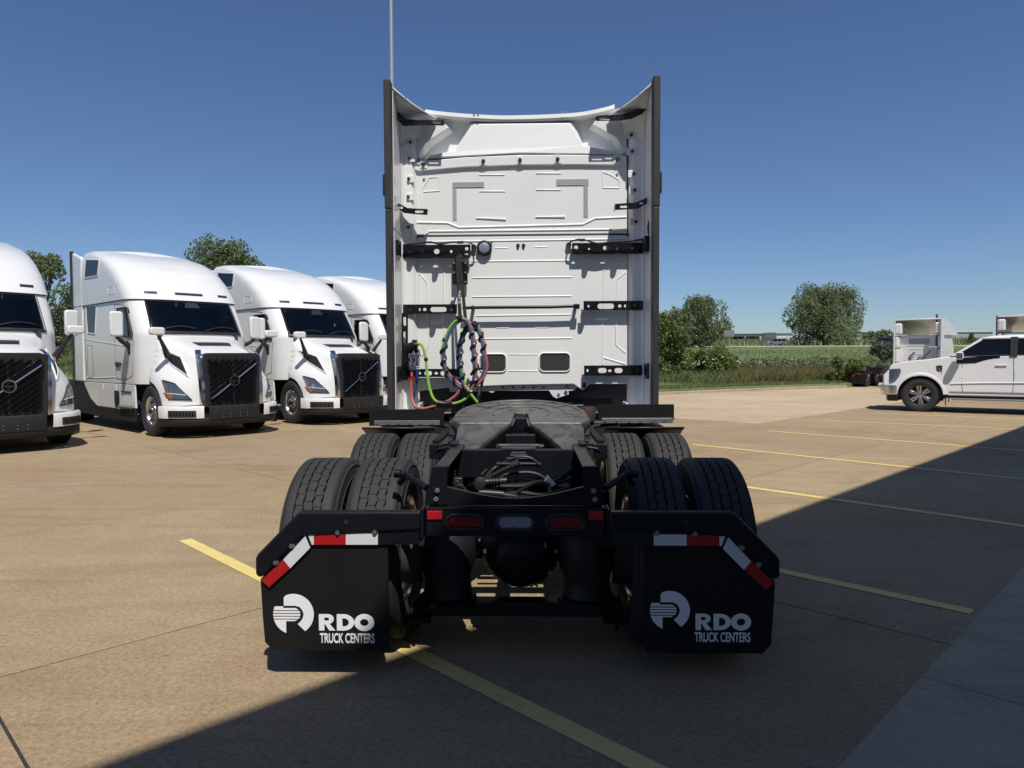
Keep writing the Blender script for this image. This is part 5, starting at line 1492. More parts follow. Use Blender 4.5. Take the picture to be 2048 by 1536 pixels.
# side pressings
for pp in ([(838, 546), (855, 565), (857, 690), (844, 712), (838, 712)], [(1250, 545), (1232, 560), (1232, 690), (1250, 705)], [(852, 530), (836, 545), (834, 730)],
           [(1205, 730), (1205, 545), (1215, 530), (1248, 524)], [(1206, 715), (1250, 728)], [(880, 530), (888, 545), (889, 730)]):
    HB_(MB().tube([L3(x, y, YW) + Vector((0, .002, 0)) for x, y in pp], .012, 8), 'pressing', WALLW)
for s in ([(846, 376), (858, 356), (878, 354), (879, 382), (847, 384)], [(1205, 344), (1222, 350), (1238, 360), (1238, 376), (1206, 376)]):
    HB_(MB().tube([L3(x, y, YW) + Vector((0, .001, 0)) for x, y in s + [s[0]]], .009, 6), 'pressing', WALLW)
for px, py in ((848, 359), (1234, 349)):
    p = L3(px, py, YW); HB_(MB().cyl(p, p - Vector((0, .01, 0)), .012, n=8), 'bolt', STEEL)
# grey ribbed adhesive pads
for q in (((905, 365), (968, 374)), ((905, 376), (914, 440)), ((1113, 359), (1177, 370)), ((1167, 370), (1176, 434))):
    p0, p1 = A_(*q[0]), A_(*q[1]); k = 4
    vert = abs(p1[1] - p0[1]) > abs(p1[0] - p0[0])
    mb = MB()
    for i in range(k):
        if vert: w_ = (p1[0] - p0[0]) / k; mb.box((p0[0] + w_ * i + .001, YW - .009, p0[1]), (p0[0] + w_ * (i + 1) - .002, YW - .0025, p1[1]))
        else: w_ = (p1[1] - p0[1]) / k; mb.box((p0[0], YW - .009, p0[1] + w_ * i + .001), (p1[0], YW - .0025, p0[1] + w_ * (i + 1) - .002))
    HB_(mb, 'adhesive_pad', GREYDECAL, smooth=0)
# small windows low in the wall
for q in ((961, 709, 1011, 743), (1080, 707, 1139, 742)):
    a = A_(q[0], q[3]); b = A_(q[2], q[1])
    mb = MB(); ring_prism(mb, rrect(a[0] - .012, a[1] - .012, b[0] + .012, b[1] + .012, .05), rrect(a[0], a[1], b[0], b[1], .04), YW - .016, YW - .003)
    k = HB_(mb, 'wall_window', WALLW, smooth=40, bevel=.005)
    MB().prism(rrect(a[0], a[1], b[0], b[1], .04), YW - .0075, YW - .0035).build('pane', mat('window_rubber', (.05, .05, .052), .35, var=.15, scale=5) if q[0] < 1000 else bpy.data.materials['window_rubber'], k, smooth=0)
# work lamp and the two black buttons
p = L3(969, 497, YW - .004)
k = HB_(MB().lathe([(0, 0), (.075, 0), (.075, -.045), (.062, -.055), (.055, -.045), (.0, -.04)], 32, axis=1, c=tuple(p)), 'work_lamp', BLACKP)
MB().lathe([(.055, -.043), (.05, -.052), (.03, -.057), (0, -.058)], 28, axis=1, c=tuple(p)).build('lens', CLEARL, k)
HB_(MB().tube([p + Vector((.05, -.01, .02)), p + Vector((.075, -.02, .06))], .008, 6), 'lamp_lead', BLACKP)
for px in (1036, 1047):
    p = L3(px, 491, YW); HB_(MB().cyl(p, p - Vector((0, .02, 0)), .020, .014, n=12).cyl(p - Vector((0, 0, .03)), p - Vector((0, .012, .03)), .008, n=8), 'rubber_stop', BLACKP)
for px in (948, 1137):
    p = L3(px, 495 if px < 1000 else 491, YW - .01); k = HB_(MB().cyl(p, p - Vector((0, .03, 0)), .026, n=16), 'cable_grommet', BLACKP)
    sg = -1 if px < 1000 else 1
    MB().tube(smooth_path([p - Vector((0, .03, 0)), p + Vector((sg * .02, -.04, .03)), p + Vector((sg * .09, -.05, .05)), p + Vector((sg * .14, -.06, .04))], 5), .008, 6).build('lead', BLACKP, k)
    MB().tube(smooth_path([p - Vector((0, .03, 0)), p + Vector((-sg * .01, -.05, -.06)), p + Vector((sg * .03, -.05, -.08))], 5), .008, 6).build('lead', BLACKP, k)
    MB().box(p + Vector((sg * .10, -.075, .03)), p + Vector((sg * .16, -.045, .055))).build('plug', BLACKP, k, smooth=0, bevel=.004)
# square pads and clips along the two corner posts
for s, rows_ in ((-1, [(820, 284), (818, 316), (817, 357), (816, 393), (816, 454)]), (1, [(1263, 269), (1265, 302), (1268, 347), (1270, 380), (1272, 443)])):
    for px, py in rows_:
        p = L3(px, py, YW - .075)
        k = HB_(MB().box(p + Vector((-.055, .01, -.035)), p + Vector((.055, .022, .035))), 'clip_pad', WALLW, smooth=0, bevel=.003)
        MB().cyl(p + Vector((0, .012, 0)), p + Vector((0, -.012, 0)), .017, .012, n=10).build('clip', BLACKP, k)

# ---- black fairing brackets: bent plates with slots
def bracket(outline_px, d, slots=(), bend=None, name='fairing_bracket', th=.006, flange=.03):
    o = [A_(x, y, d) for x, y in outline_px]
    loops = [o]
    for (x0, y0, x1, y1) in slots:
        a = A_(x0, y1, d); b = A_(x1, y0, d); r = min(abs(b[0] - a[0]), abs(b[1] - a[1])) * .48
        loops.append(list(reversed(rrect(a[0], a[1], b[0], b[1], r))))
    k = plate_with_holes(name, loops, th, BRACKET, hero, YW - d)
    return k
def bar(a, b, d0, d1, slots=(), th=.055, depth=.03):
    """channel bracket from wall to fairing: front plate with slots, top and bottom flange"""
    (x0, y0), (x1, y1) = a, b
    k = bracket([(x0, y0), (x1, y0), (x1, y1), (x0, y1)], d0, slots)
    p = A_(x0, y0, d0); q = A_(x1, y1, d0)
    yb = YW - d0
    MB().box((p[0], yb + .004, p[1] - .006), (q[0], yb + depth, p[1])).box((p[0], yb + .004, q[1]), (q[0], yb + depth, q[1] + .006)).build('flange', BRACKET, k, smooth=0, loc=(0, -yb, 0))
    return k
DB = .085
for a, b, sl, tabs in (((806, 490), (941, 515), [(868, 498, 879, 508), (816, 499, 823, 507), (900, 500, 905, 506), (930, 494, 937, 501), (930, 505, 937, 511), (842, 501, 847, 506)], [(873, 530), (820, 540)]),
                       ((1144, 486), (1284, 507), [(1148, 491, 1156, 500), (1206, 492, 1217, 500), (1232, 495, 1236, 499), (1262, 494, 1267, 499), (1176, 496, 1180, 500)], [(1176, 526), (1234, 524)]),
                       ((794, 609), (914, 627), [(861, 614, 893, 624), (816, 616, 823, 623), (838, 616, 841, 622), (846, 616, 853, 622), (900, 616, 906, 622)], [(868, 640)]),
                       ((1167, 602), (1296, 620), [(1195, 607, 1228, 618), (1175, 610, 1179, 615), (1236, 609, 1243, 615), (1248, 609, 1252, 615), (1266, 608, 1271, 613)], [(1168, 638)]),
                       ((806, 738), (920, 754), [(849, 742, 864, 751), (881, 742, 896, 751), (869, 744, 876, 749), (838, 744, 842, 749)], []),
                       ((1168, 731), (1284, 751), [(1196, 736, 1213, 746), (1229, 736, 1245, 746), (1173, 738, 1177, 744), (1216, 739, 1223, 744), (1270, 739, 1275, 744)], [(1216, 762)])):
    bar(a, b, DB, 0, sl)
    for tx, ty in tabs:
        p = L3(tx, b[1], YW - DB)
        HB_(MB().prism(arc(p.x, YW - DB - .025, .028, 180, 360, 10) + [(p.x + .036, YW - DB + .01), (p.x - .036, YW - DB + .01)], p.z - .004, p.z + .002, axis=2), 'bracket_tab', BRACKET, smooth=0)
# ends of the brackets on the fairings
for px, py, w_, h_ in ((790, 497, 22, 34), (1297, 490, 22, 34), (792, 748, 26, 34), (1302, 742, 24, 40)):
    p = L3(px, py, YW - .30)
    k = HB_(MB().box(p + Vector((-.05, -.08, -.075)), p + Vector((.045, .09, .075))), 'fairing_clamp', BRACKET, smooth=0, bevel=.006)
    for dz in (-.04, 0, .04):
        MB().cyl(p + Vector((.0, -.08, dz)), p + Vector((.0, -.10, dz)), .012, n=6).build('bolt', BRACKET, k)
# angled upper arms
for pts, sl in (([(780, 214), (800, 226), (812, 238), (832, 240), (888, 241), (888, 251), (835, 251), (806, 252), (796, 240), (779, 222)], [(838, 244, 855, 249), (862, 243, 883, 248)]),
                ([(1302, 199), (1285, 212), (1262, 224), (1240, 229), (1192, 232), (1192, 242), (1240, 241), (1262, 238), (1284, 228), (1302, 210)], [(1198, 235, 1220, 240), (1225, 233, 1240, 238)]),
                ([(776, 397), (800, 408), (815, 416), (828, 417), (855, 418), (855, 430), (825, 428), (808, 426), (792, 415), (776, 406)], [(830, 420, 847, 426), (796, 413, 806, 418)]),
                ([(1306, 385), (1290, 397), (1272, 405), (1230, 408), (1230, 420), (1275, 418), (1292, 408), (1306, 397)], [(1240, 411, 1256, 416), (1278, 404, 1286, 409)])):
    o = bracket(pts, .22, sl)
    p = L3(pts[0][0], pts[0][1], YW - .22)
    q0 = [L3(x, y, YW - .22) for x, y in pts[:5]]
    MB().grid([[p_ + Vector((0, .004 , 0)) for p_ in q0], [p_ + Vector((0, .10, 0)) for p_ in q0]]).build('flange', BRACKET, o, smooth=0, solid=.005, loc=(0, -(YW - .22), 0))
# leads along the brackets and the fairing edges
for pp, dd in (([(806, 490), (830, 487), (860, 484), (880, 488), (905, 484), (925, 486)], .14), ([(1172, 480), (1195, 487), (1225, 484), (1262, 482), (1290, 478)], .14), ([(786, 455), (790, 440), (787, 425)], .35), ([(1300, 478), (1296, 455), (1299, 440)], .35)):
    HB_(MB().tube(smooth_path([L3(x, y, YW - dd) for x, y in pp], 6), .009, 6), 'lead', BLACKP)

# ---- grab bar, hose holder, air couplings
pts = [L3(x, y, YW - .10) for x, y in ((925, 616), (960, 615), (1100, 614), (1157, 612))]
gb = HB_(MB().tube(pts, .016, 10), 'grab_bar', BRACKET)
for px in (945, 1151):
    p = L3(px, 614, YW - .10); MB().tube([p, p + Vector((0, .10, -.01))], .018, 8).build('foot', BRACKET, gb)
p = L3(1153, 613, YW - .10); MB().box(p + Vector((-.03, -.02, -.025)), p + Vector((.03, .02, .025))).build('end_clamp', BRACKET, gb, smooth=0, bevel=.004)
a = A_(905, 569, .07); b = A_(935, 522, .07)
hp = HB_(MB().prism(rrect(a[0], a[1], b[0], b[1], .008), YW - .075, YW - .055), 'holder_plate', BRACKET, smooth=0, bevel=.003)
for x, y in ((908, 526), (931, 526), (908, 545), (931, 545), (931, 564)):
    p = L3(x, y, YW - .075); MB().cyl(p, p - Vector((0, .01, 0)), .012, n=6).build('bolt', STEEL, hp)
tops = L3(916, 506, YW - .28)
HB_(MB().tube([tops + Vector((.02, .12, -.02)), tops], .012, 8).cyl(tops + Vector((-.012, 0, .02)), tops + Vector((-.012, 0, -.09)), .02, n=10), 'holder_hook', BRACKET)
for x0, x1, y1, w_ in ((914, 920, 636, .036), (919, 931, 641, .034)):
    p, q = L3(x0, 512, YW - .30), L3(x1, y1, YW - .36)
    d = (q - p); sd = Vector((1, 0, 0)) * w_ * .5
    MB().add([p - sd * .6, p + sd * .6, q + sd, q - sd, p - sd * .6 + Vector((0, .008, 0)), p + sd * .6 + Vector((0, .008, 0)), q + sd + Vector((0, .008, 0)), q - sd + Vector((0, .008, 0))],
             [(0, 1, 2, 3), (7, 6, 5, 4), (0, 4, 5, 1), (1, 5, 6, 2), (2, 6, 7, 3), (3, 7, 4, 0)]).build('hose_strap', mat('strap', (.01, .01, .01), .6) if x0 < 915 else bpy.data.materials['strap'], hero, smooth=0)
me = fit_text('FLEX GRIP', 0, 0, .17, .020, .001, .012); me.materials.append(DECAL)
p = L3(917, 582, YW - .345)
o = inst('strap_print', me, hero, p, (0, R(90), 0))
# upright bracket with the couplings
a = A_(803, 760, .14); b = A_(815, 626, .14)
bracket([(803, 626), (816, 626), (816, 760), (803, 760)], .145, [(807, 634, 812, 652), (807, 663, 812, 686)], name='upright_bracket')
def coup(px, py):
    p = L3(px, py, YW - .26)
    k = HB_(MB().cyl(p + Vector((0, 0, .05)), p + Vector((0, 0, -.05)), .022, n=12).box(p + Vector((-.03, -.03, .03)), p + Vector((.03, .09, .07))), 'gladhand', CHROME, smooth=30, bevel=.005)
    for i in range(5):
        MB().cyl(p + Vector((0, 0, -.005 - i * .018)), p + Vector((0, 0, -.015 - i * .018)), .030 - .003 * (i % 2) , n=6 if i % 2 else 14).build('nut', CHROME, k)
    MB().tube([p + Vector((0, 0, .06)), p + Vector((.02, -.03, .09)), p + Vector((.035, -.02, .05))], .010, 6).build('latch', CHROME, k)
    return p
g1 = coup(824, 722); g2 = coup(834, 722)
for p_ in (L3(829, 705, YW - .22),):
    HB_(MB().box(p_ + Vector((-.09, .0, -.10)), p_ + Vector((.045, .07, .03))).box(p_ + Vector((-.10, -.02, .02)), p_ + Vector((.03, .07, .09))), 'coupling_box', BRACKET, smooth=0, bevel=.012)
p_ = L3(829, 690, YW - .27)
HB_(MB().cyl(p_ + Vector((-.09, .05, -.03)), p_ + Vector((0.02, -.01, .01)), .04, .034, n=14).box(p_ + Vector((-.02, -.03, .01)), p_ + Vector((.03, .0, .05))), 'cable_socket', BRACKET, smooth=30, bevel=.006)

YH = YW - .36
def hpath(pp): return smooth_path([L3(q[0], q[1], YH + (q[2] if len(q) > 2 else 0)) for q in pp], 7)
def hbundle(pp, cols=(HRED, HBLUE, HGREEN), wrap=True, r=.0125, tw=3.0, off=.014, nm=('red_air_hose', 'blue_air_hose', 'green_cable'), wr=True, wrap_range=(0, 1)):
    base_ = hpath(pp)
    for i, (m, name) in enumerate(zip(cols, nm)):
        ph = 2 * PI * i / len(cols); out = []; dist = 0; prev = None
        for k, p in enumerate(base_):
            d = (base_[min(k + 1, len(base_) - 1)] - base_[max(k - 1, 0)]).normalized()
            a = d.orthogonal().normalized() if prev is None else (prev - d * prev.dot(d)).normalized()
            prev = a; b = d.cross(a)
            if k: dist += (p - base_[k - 1]).length
            t = ph + dist * tw
            out.append(p + (a * math.cos(t) + b * math.sin(t)) * off)
        HB_(MB().tube(out, r, 8), name, m)
    if wrap:
        n = len(base_); sub = []
        seg = base_[int(n * wrap_range[0]):max(int(n * wrap_range[1]), int(n * wrap_range[0]) + 2)]
        for k in range(len(seg) - 1):
            for j in range(6): sub.append(seg[k].lerp(seg[k + 1], j / 6))
        HB_(MB().tube(helix(sub, off + r * .55, 9.0, 0), .0165, 6), 'spiral_wrap', WRAP)
hbundle([(941, 650), (926, 638), (905, 652), (889, 690), (887, 722), (895, 748), (912, 766), (930, 776), (945, 772)], wrap_range=(.34, 1))
hbundle([(938, 646, .05), (929, 665, .05), (921, 690, .06), (920, 725, .06), (925, 760, .05), (932, 790, .04)], cols=(WRAP, HGREEN, HBLUE), nm=('black_cable', 'green_cable', 'blue_air_hose'), wrap_range=(0, .9))
hbundle([(927, 639, -.03), (936, 646, -.03), (944, 670, -.04), (948, 710, -.05), (951, 745, -.05), (946, 770, -.04), (937, 788, -.03)], wrap_range=(.2, 1))
hbundle([(946, 648, .02), (955, 655, .02), (964, 680, .0), (969, 712, -.02), (972, 735, -.02), (964, 757, -.02), (945, 774, -.02), (928, 775)], wrap_range=(0, .45))
for pp, m, nm, r in (([(824, 738, .1), (823, 765, .08), (823, 790, .06), (829, 811, .02), (845, 817, 0), (872, 811, 0), (898, 801, 0), (915, 787, 0), (922, 770, 0)], HRED, 'red_air_hose', .0135),
                     ([(834, 738, .1), (833, 765, .1), (829, 785, .12), (826, 800, .15)], HBLUE, 'blue_air_hose', .0135),
                     ([(830, 690, .08), (837, 687, .05), (845, 693, .04), (851, 715, .03), (854, 745, .02), (859, 775, 0), (867, 797, -.02), (880, 806, -.02), (900, 808, -.02), (922, 803, -.02), (940, 790, -.02), (950, 775, -.03)], HGREEN, 'green_cable', .0135),
                     ([(893, 803, .04), (910, 797, .03), (922, 783, .02), (926, 768, 0)], HBLUE, 'blue_air_hose', .0125),
                     ([(934, 776, -.04), (943, 790, -.05), (955, 805, -.05)], HGREEN, 'green_cable', .0125)):
    HB_(MB().tube(hpath(pp), r, 8), nm, m)
# grips on the two air hoses, black sleeve at the bottom, tie on the green cable
for (x, y0, y1), m in (((824, 752, 776), mat('red_grip', (.50, .015, .02), .4)), ((834, 738, 762), mat('blue_grip', (.02, .06, .26), .4))):
    mb = MB()
    for i in range(7):
        p = L3(x, y0 + (y1 - y0) * i / 7, YH + .09); q = L3(x, y0 + (y1 - y0) * (i + .7) / 7, YH + .09)
        mb.cyl(p, q, .021, .019, n=12)
    mb.cyl(L3(x, y0, YH + .09), L3(x, y1, YH + .09), .017, n=12)
    HB_(mb, 'hose_grip', m)
HB_(MB().tube(hpath([(875, 806, -.02), (890, 808, -.02), (905, 806, -.02)]), .030, 10), 'hose_sleeve', WRAP)
HB_(MB().tube(hpath([(851, 716, .03), (853, 722, .03)]), .019, 10), 'cable_tie', WRAP)
for x, y in ((919, 636), (942, 650), (936, 781)): HB_(MB().lathe([(.030, -.02), (.036, 0), (.030, .02)], 14, axis=2, c=tuple(L3(x, y, YH))), 'hose_clamp', WRAP)
# grey support rod leaning at the lower left of the window
HB_(MB().tube([L3(x, y, YW - .25) for x, y in ((955, 805), (969, 745), (966, 737), (952, 738), (941, 750))], .014, 8), 'prop_rod', mat('grey_rod', (.16, .16, .165), .5, metal=.4))
# ------------------------------------------------------------------ white pickup on the right
FWDP = Vector((-.83, .56, 0)).normalized(); LEFTP = Vector((-FWDP.y, FWDP.x, 0))
PKP = Vector((11.47, 19.99, 0)) - LEFTP * .85
PRZ = math.atan2(-FWDP.x, FWDP.y)
PM = Matrix.Translation(PKP) @ Matrix.Rotation(PRZ, 4, 'Z')
pk = empty('pickup_truck', PKP, PRZ)
tag(pk, 'white crew cab pickup with chrome bumper cut off by the right edge', 'pickup truck')
HW = .985
def S(px, py, x=-HW):
    p = on_plane(PM, px, py, 0, x); return (p.y, p.z)
def zz(zx, zy, x=-HW): return S(1740 + zx / 5.69, 580 + zy / 5.69, x)      # points read from the enlarged photograph
PW = mat('pickup_white_paint', (.78, .79, .80), .28, var=.02, scale=1.5, coat=.6)
def PB(mb, name, m, parent=pk, **k): return mb.build(name, m, parent, **k)
def arch(cy, r, a0=8, a1=172, n=18): return [(cy + r * math.cos(R(a)), .46 + r * math.sin(R(a))) for a in [a0 + (a1 - a0) * i / n for i in range(n + 1)]]
hood = [zz(214, 900), zz(222, 868), zz(262, 838), zz(450, 806), zz(620, 792), zz(760, 774), zz(852, 760)]
hy = [h[0] for h in hood]
belt = 1.50
RA = -3.72
poly = [(.93, .66)] + [(.93, 1.02)] + hood + [(-.95, hood[-1][1] + .01), (-2.95, hood[-1][1] + .05), (-4.78, hood[-1][1] + .03), (-4.85, 1.30), (-4.85, .62), (RA - .64, .55)]
poly += list(reversed(arch(RA, .56))) + [(RA + .64, .47), (-.68, .47)] + list(reversed(arch(0, .56))) + [(.60, .60)]
body = MB()
# body slab with tumblehome: profile repeated across the width
secs = [(-HW, .0), (-HW + .02, .0), (HW - .02, .0), (HW, .0)]
n = len(poly); vs = []
top = max(z for y, z in poly)
def xoff(z): return .0 if z < 1.0 else (z - 1.0) * .11
for sx in (-1, 1):
    for y, z in poly:
        nose = max(0, y - .70) * .22
        vs.append((sx * (HW - xoff(z) - nose), y, z))
fs = [tuple(range(n)), tuple(range(2 * n - 1, n - 1, -1))] + [(i, (i + 1) % n, n + (i + 1) % n, n + i) for i in range(n)]
PB(body.add(vs, fs), 'body', PW, smooth=40, bevel=.035, seg=3)
PB(MB().box((-.8, RA - .9, .40), (.8, .75, .62)), 'underbody', BLACKP, smooth=0)
def sx_(z, y=-1): return HW - xoff(z) - max(0, y - .70) * .22
for s in (-1, 1):
    # arch lips and dark wells
    for cy in (0, RA):
        rows = []
        for y, z in arch(cy, .56, 4, 176): 
            d = Vector((0, y - cy, z - .46)).normalized()
            rows.append([(s * (HW + .012), y, z), (s * (HW + .014), y + d.y * .055, z + d.z * .055), (s * (sx_(z + .06) - .004), y + d.y * .085, z + d.z * .085)])
        PB(MB().grid(rows), 'arch_lip', PW, smooth=60)
        PB(MB().grid([[(s * (HW - .03), cy + .57 * math.cos(R(a)), .46 + .57 * math.sin(R(a))), (s * .50, cy + .57 * math.cos(R(a)), .46 + .57 * math.sin(R(a)))] for a in range(-10, 191, 10)]).box((s * .48, cy - .54, .3), (s * .50, cy + .54, .95)), 'wheel_well', BLACKP, smooth=60)
    # door seams, handles, crease
    zs_ = hood[-1][1]
    for ys in ([(-.98, 1.45), (-.98, .78), (-1.02, .55)], [(-2.12, 1.58), (-2.14, 1.0), (-2.12, .55)], [(-3.0, 1.56), (-3.0, 1.0), (-2.96, .72)], [(-.99, .56), (-2.9, .56)]):
        PB(MB().tube([(s * (sx_(z) + .001), y, z) for y, z in ys], .006, 5), 'door_seam', SEAM)
    for y in (-1.86, -2.80):
        k = PB(MB().prism(rrect(y - .13, 1.285, y + .13, 1.325, .018), s * (sx_(1.3) + .012), s * (sx_(1.3) + .035), axis=0).box((s * (sx_(1.3) - .01), y - .12, 1.29), (s * (sx_(1.3) + .02), y - .08, 1.32)).box((s * (sx_(1.3) - .01), y + .08, 1.29), (s * (sx_(1.3) + .02), y + .12, 1.32)), 'door_handle', PW, smooth=0, bevel=.008)
    PB(MB().tube([(s * (HW + .0), y, z) for y, z in ((-.72, .80), (-1.5, .83), (-2.5, .85), (-3.05, .86))], .02, 8), 'door_crease', PW)
    PB(MB().tube([(s * (HW + .0), y, z) for y, z in ((-.70, .575), (-3.05, .575))], .018, 8), 'sill_moulding', CHROME)
    PB(MB().prism(rrect(-3.0, .36, -.75, .40, .015), s * .93, s * 1.06, axis=0), 'running_board', STEEL, smooth=0, bevel=.01)
    PB(MB().box((s * .80, -.62, .20), (s * .97, -.60, .52)), 'splash_guard', BLACKP, smooth=0)
    # fender badge
    f_ = [zz(755, 860), zz(822, 858), zz(820, 940), zz(826, 975), zz(790, 950), zz(757, 920)]
    k = PB(MB().prism(f_, s * (sx_(1.25) - .02), s * (sx_(1.25) + .014), axis=0), 'fender_vent', BLACKP, smooth=0, bevel=.006)
    MB().tube([(s * (sx_(1.25) + .016), *zz(*q)) for q in ((768, 880), (795, 905), (815, 960))], .012, 6).build('trim', CHROME, k)
    # headlight
    h_ = [zz(218, 900), zz(345, 893), zz(352, 930), zz(330, 985), zz(285, 1040), zz(240, 1052), zz(220, 1040)]
    rows = []
    vs = [(s * (sx_(z, y) + .010), y, z) for y, z in h_] + [(s * (sx_(z, y) - .12), y + .012, z) for y, z in h_]
    m_ = len(h_)
    k = PB(MB().add(vs, [tuple(range(m_)), tuple(range(2 * m_ - 1, m_ - 1, -1))] + [(i, (i + 1) % m_, m_ + (i + 1) % m_, m_ + i) for i in range(m_)]), 'headlight', LAMPG, smooth=0, bevel=.01)
    MB().tube([(s * (sx_(1.1, .8) + .02), *zz(*q)) for q in ((335, 905), (340, 930), (320, 975))], .014, 6).build('side_marker', AMBER, k)
    MB().tube([(s * (sx_(1.1, .8) + .02), *zz(*q)) for q in ((230, 1045), (285, 1040), (328, 990))], .010, 6).build('light_strip', WHITER, k)
    # lower edge of the front side glass, dipping below the hood line
    w_ = [zz(985, 772), zz(985, 838), zz(1200, 830), zz(1300, 800), zz(1390, 782), zz(1478, 774), zz(1482, 745)]
    m_ = len(w_)
    PB(MB().add([(s * (sx_(z, y) + .006), y, z) for y, z in w_] + [(s * (sx_(z, y) - .01), y, z) for y, z in w_], [tuple(range(m_)), tuple(range(2 * m_ - 1, m_ - 1, -1))] + [(i, (i + 1) % m_, m_ + (i + 1) % m_, m_ + i) for i in range(m_)]), 'window_dip', DGLASS, smooth=0)
    # door mirror
    k = PB(MB().prism(rrect(-1.02, 1.46, -.84, 1.66, .05), s * 1.02, s * 1.26, axis=0), 'door_mirror', PW, smooth=0, bevel=.04, seg=3)
    MB().prism(rrect(-1.00, 1.48, -.86, 1.64, .03), s * 1.262, s * 1.266, axis=0).build('cap', CHROME, k, smooth=0)
    PB(MB().tube([(s * .9, -.93, 1.46), (s * 1.06, -.93, 1.50)], .05, 8), 'mirror_arm', BLACKP)
# bumper, grille
bp = [(-1.0, .80), (-.96, .93), (-.7, 1.02), (0, 1.06), (.7, 1.02), (.96, .93), (1.0, .80), (1.0, .55), (.9, .55), (-.9, .55), (-1.0, .55)]
PB(MB().prism(bp, .46, .735, axis=2), 'front_bumper', CHROME, smooth=40, bevel=.03, seg=3)
PB(MB().prism([(-.9, .55), (-.9, .82), (0, .95), (.9, .82), (.9, .55)], .28, .455, axis=2), 'air_dam', BLACKP, smooth=0, bevel=.02)
g_ = PB(MB().box((-.62, .93, .78), (.62, .975, 1.22)), 'grille', BLACKP, smooth=0, bevel=.02)
for z in (.86, .95, 1.04, 1.13): MB().box((-.60, .97, z), (.60, .99, z + .03)).build('bar', CHROME, g_, smooth=0, bevel=.008)
# greenhouse: pillars, roof, glass
zb_ = hood[-1][1] + .02
roofp = [zz(1000, 650, -.80), zz(1100, 572, -.78), zz(1210, 520, -.76), zz(1350, 492, -.75), zz(1520, 480, -.75), zz(1752, 472, -.75)]
ZR = 2.12
A0, A1 = (-.72, zb_), (-1.52, ZR - .07)
def gl(y, z): return .905 - (z - zb_) * .24
def quadp(name, m, pts, parent=pk, th=.012):
    return MB().add(pts, [tuple(range(len(pts)))]).build(name, m, parent, smooth=0, solid=th)
RZ_ = ZR - .07
roof = MB()
prof = [(-1.42, RZ_), (-1.62, RZ_ + .045), (-2.1, ZR + .0), (-2.6, ZR - .01), (-2.98, RZ_ + .0)]
rows = []
for y, z in prof: rows.append([(-gl(y, RZ_) - .01, y, RZ_ - .02), (-gl(y, RZ_) + .04, y, z - .02), (-.4, y, z + .012), (0, y, z + .018), (.4, y, z + .012), (gl(y, RZ_) - .04, y, z - .02), (gl(y, RZ_) + .01, y, RZ_ - .02)])
PB(MB().grid(rows), 'roof', PW, smooth=60, solid=.03)
for s in (-1, 1):
    pil = lambda a, b, w_: [(s * gl(*a), a[0], a[1]), (s * gl(*b), b[0], b[1]), (s * gl(*b), b[0] - w_, b[1]), (s * gl(*a), a[0] - w_, a[1])]
    quadp('pillar', PW, pil((-.66, zb_ - .03), (-1.42, RZ_), .10), th=.05)
    quadp('pillar', BLACKP, pil((-2.04, zb_ - .03), (-2.06, RZ_), .16), th=.04)
    quadp('pillar', PW, pil((-2.90, zb_ - .03), (-2.84, RZ_), .16), th=.05)
    PB(MB().tube([(s * gl(-.76, zb_ - .02), -.70, zb_ - .02), (s * (gl(-.76, zb_)), -2.98, zb_ + .035)], .02, 6), 'belt_moulding', BLACKP)
    PB(MB().tube([(s * gl(0, RZ_ - .02), -1.44, RZ_ - .02), (s * gl(0, RZ_ - .02), -2.9, RZ_ - .02)], .03, 6), 'roof_rail', PW)
    for nm, pts in (('front_door_window', [(-.78, zb_), (-1.50, RZ_ - .02), (-2.06, RZ_ - .02), (-2.05, zb_ + .02)]), ('rear_door_window', [(-2.19, zb_ + .02), (-2.21, RZ_ - .02), (-2.86, RZ_ - .03), (-2.92, zb_ + .03)])):
        m = DGLASS
        MB().add([(s * (gl(y, z) - .015), y, z) for y, z in pts], [(0, 1, 2, 3)]).build(nm, m, pk, smooth=0)
MB().add([(-.86, -.70, zb_), (.86, -.70, zb_), (.72, -1.44, RZ_), (-.72, -1.44, RZ_)], [(0, 1, 2, 3)]).build('windscreen', GLASS, pk, smooth=0)
MB().add([(-.86, -3.0, zb_), (.86, -3.0, zb_), (.72, -2.95, RZ_), (-.72, -2.95, RZ_)], [(0, 1, 2, 3)]).build('rear_window', DGLASS, pk, smooth=0)
it = PB(MB().box((-.84, -2.95, 1.0), (.84, -.75, zb_ - .04)), 'interior', INTER, smooth=0)
for x in (-.42, .42):
    for y in (-1.72, -2.62): MB().prism(rrect(x - .24, 1.35, x + .24, 1.78, .08), y - .10, y).prism(rrect(x - .13, 1.78, x + .13, 1.95, .06), y - .10, y - .02).build('seat', INTER, it, smooth=0, bevel=.03)
MB().tube([Vector((-.42 + .19 * math.cos(t), -1.22 + .07 * math.sin(t), 1.58 + .17 * math.sin(t))) for t in [2 * PI * i / 24 for i in range(25)]], .016, 6, caps=False).build('steering_wheel', BLACKP, it)
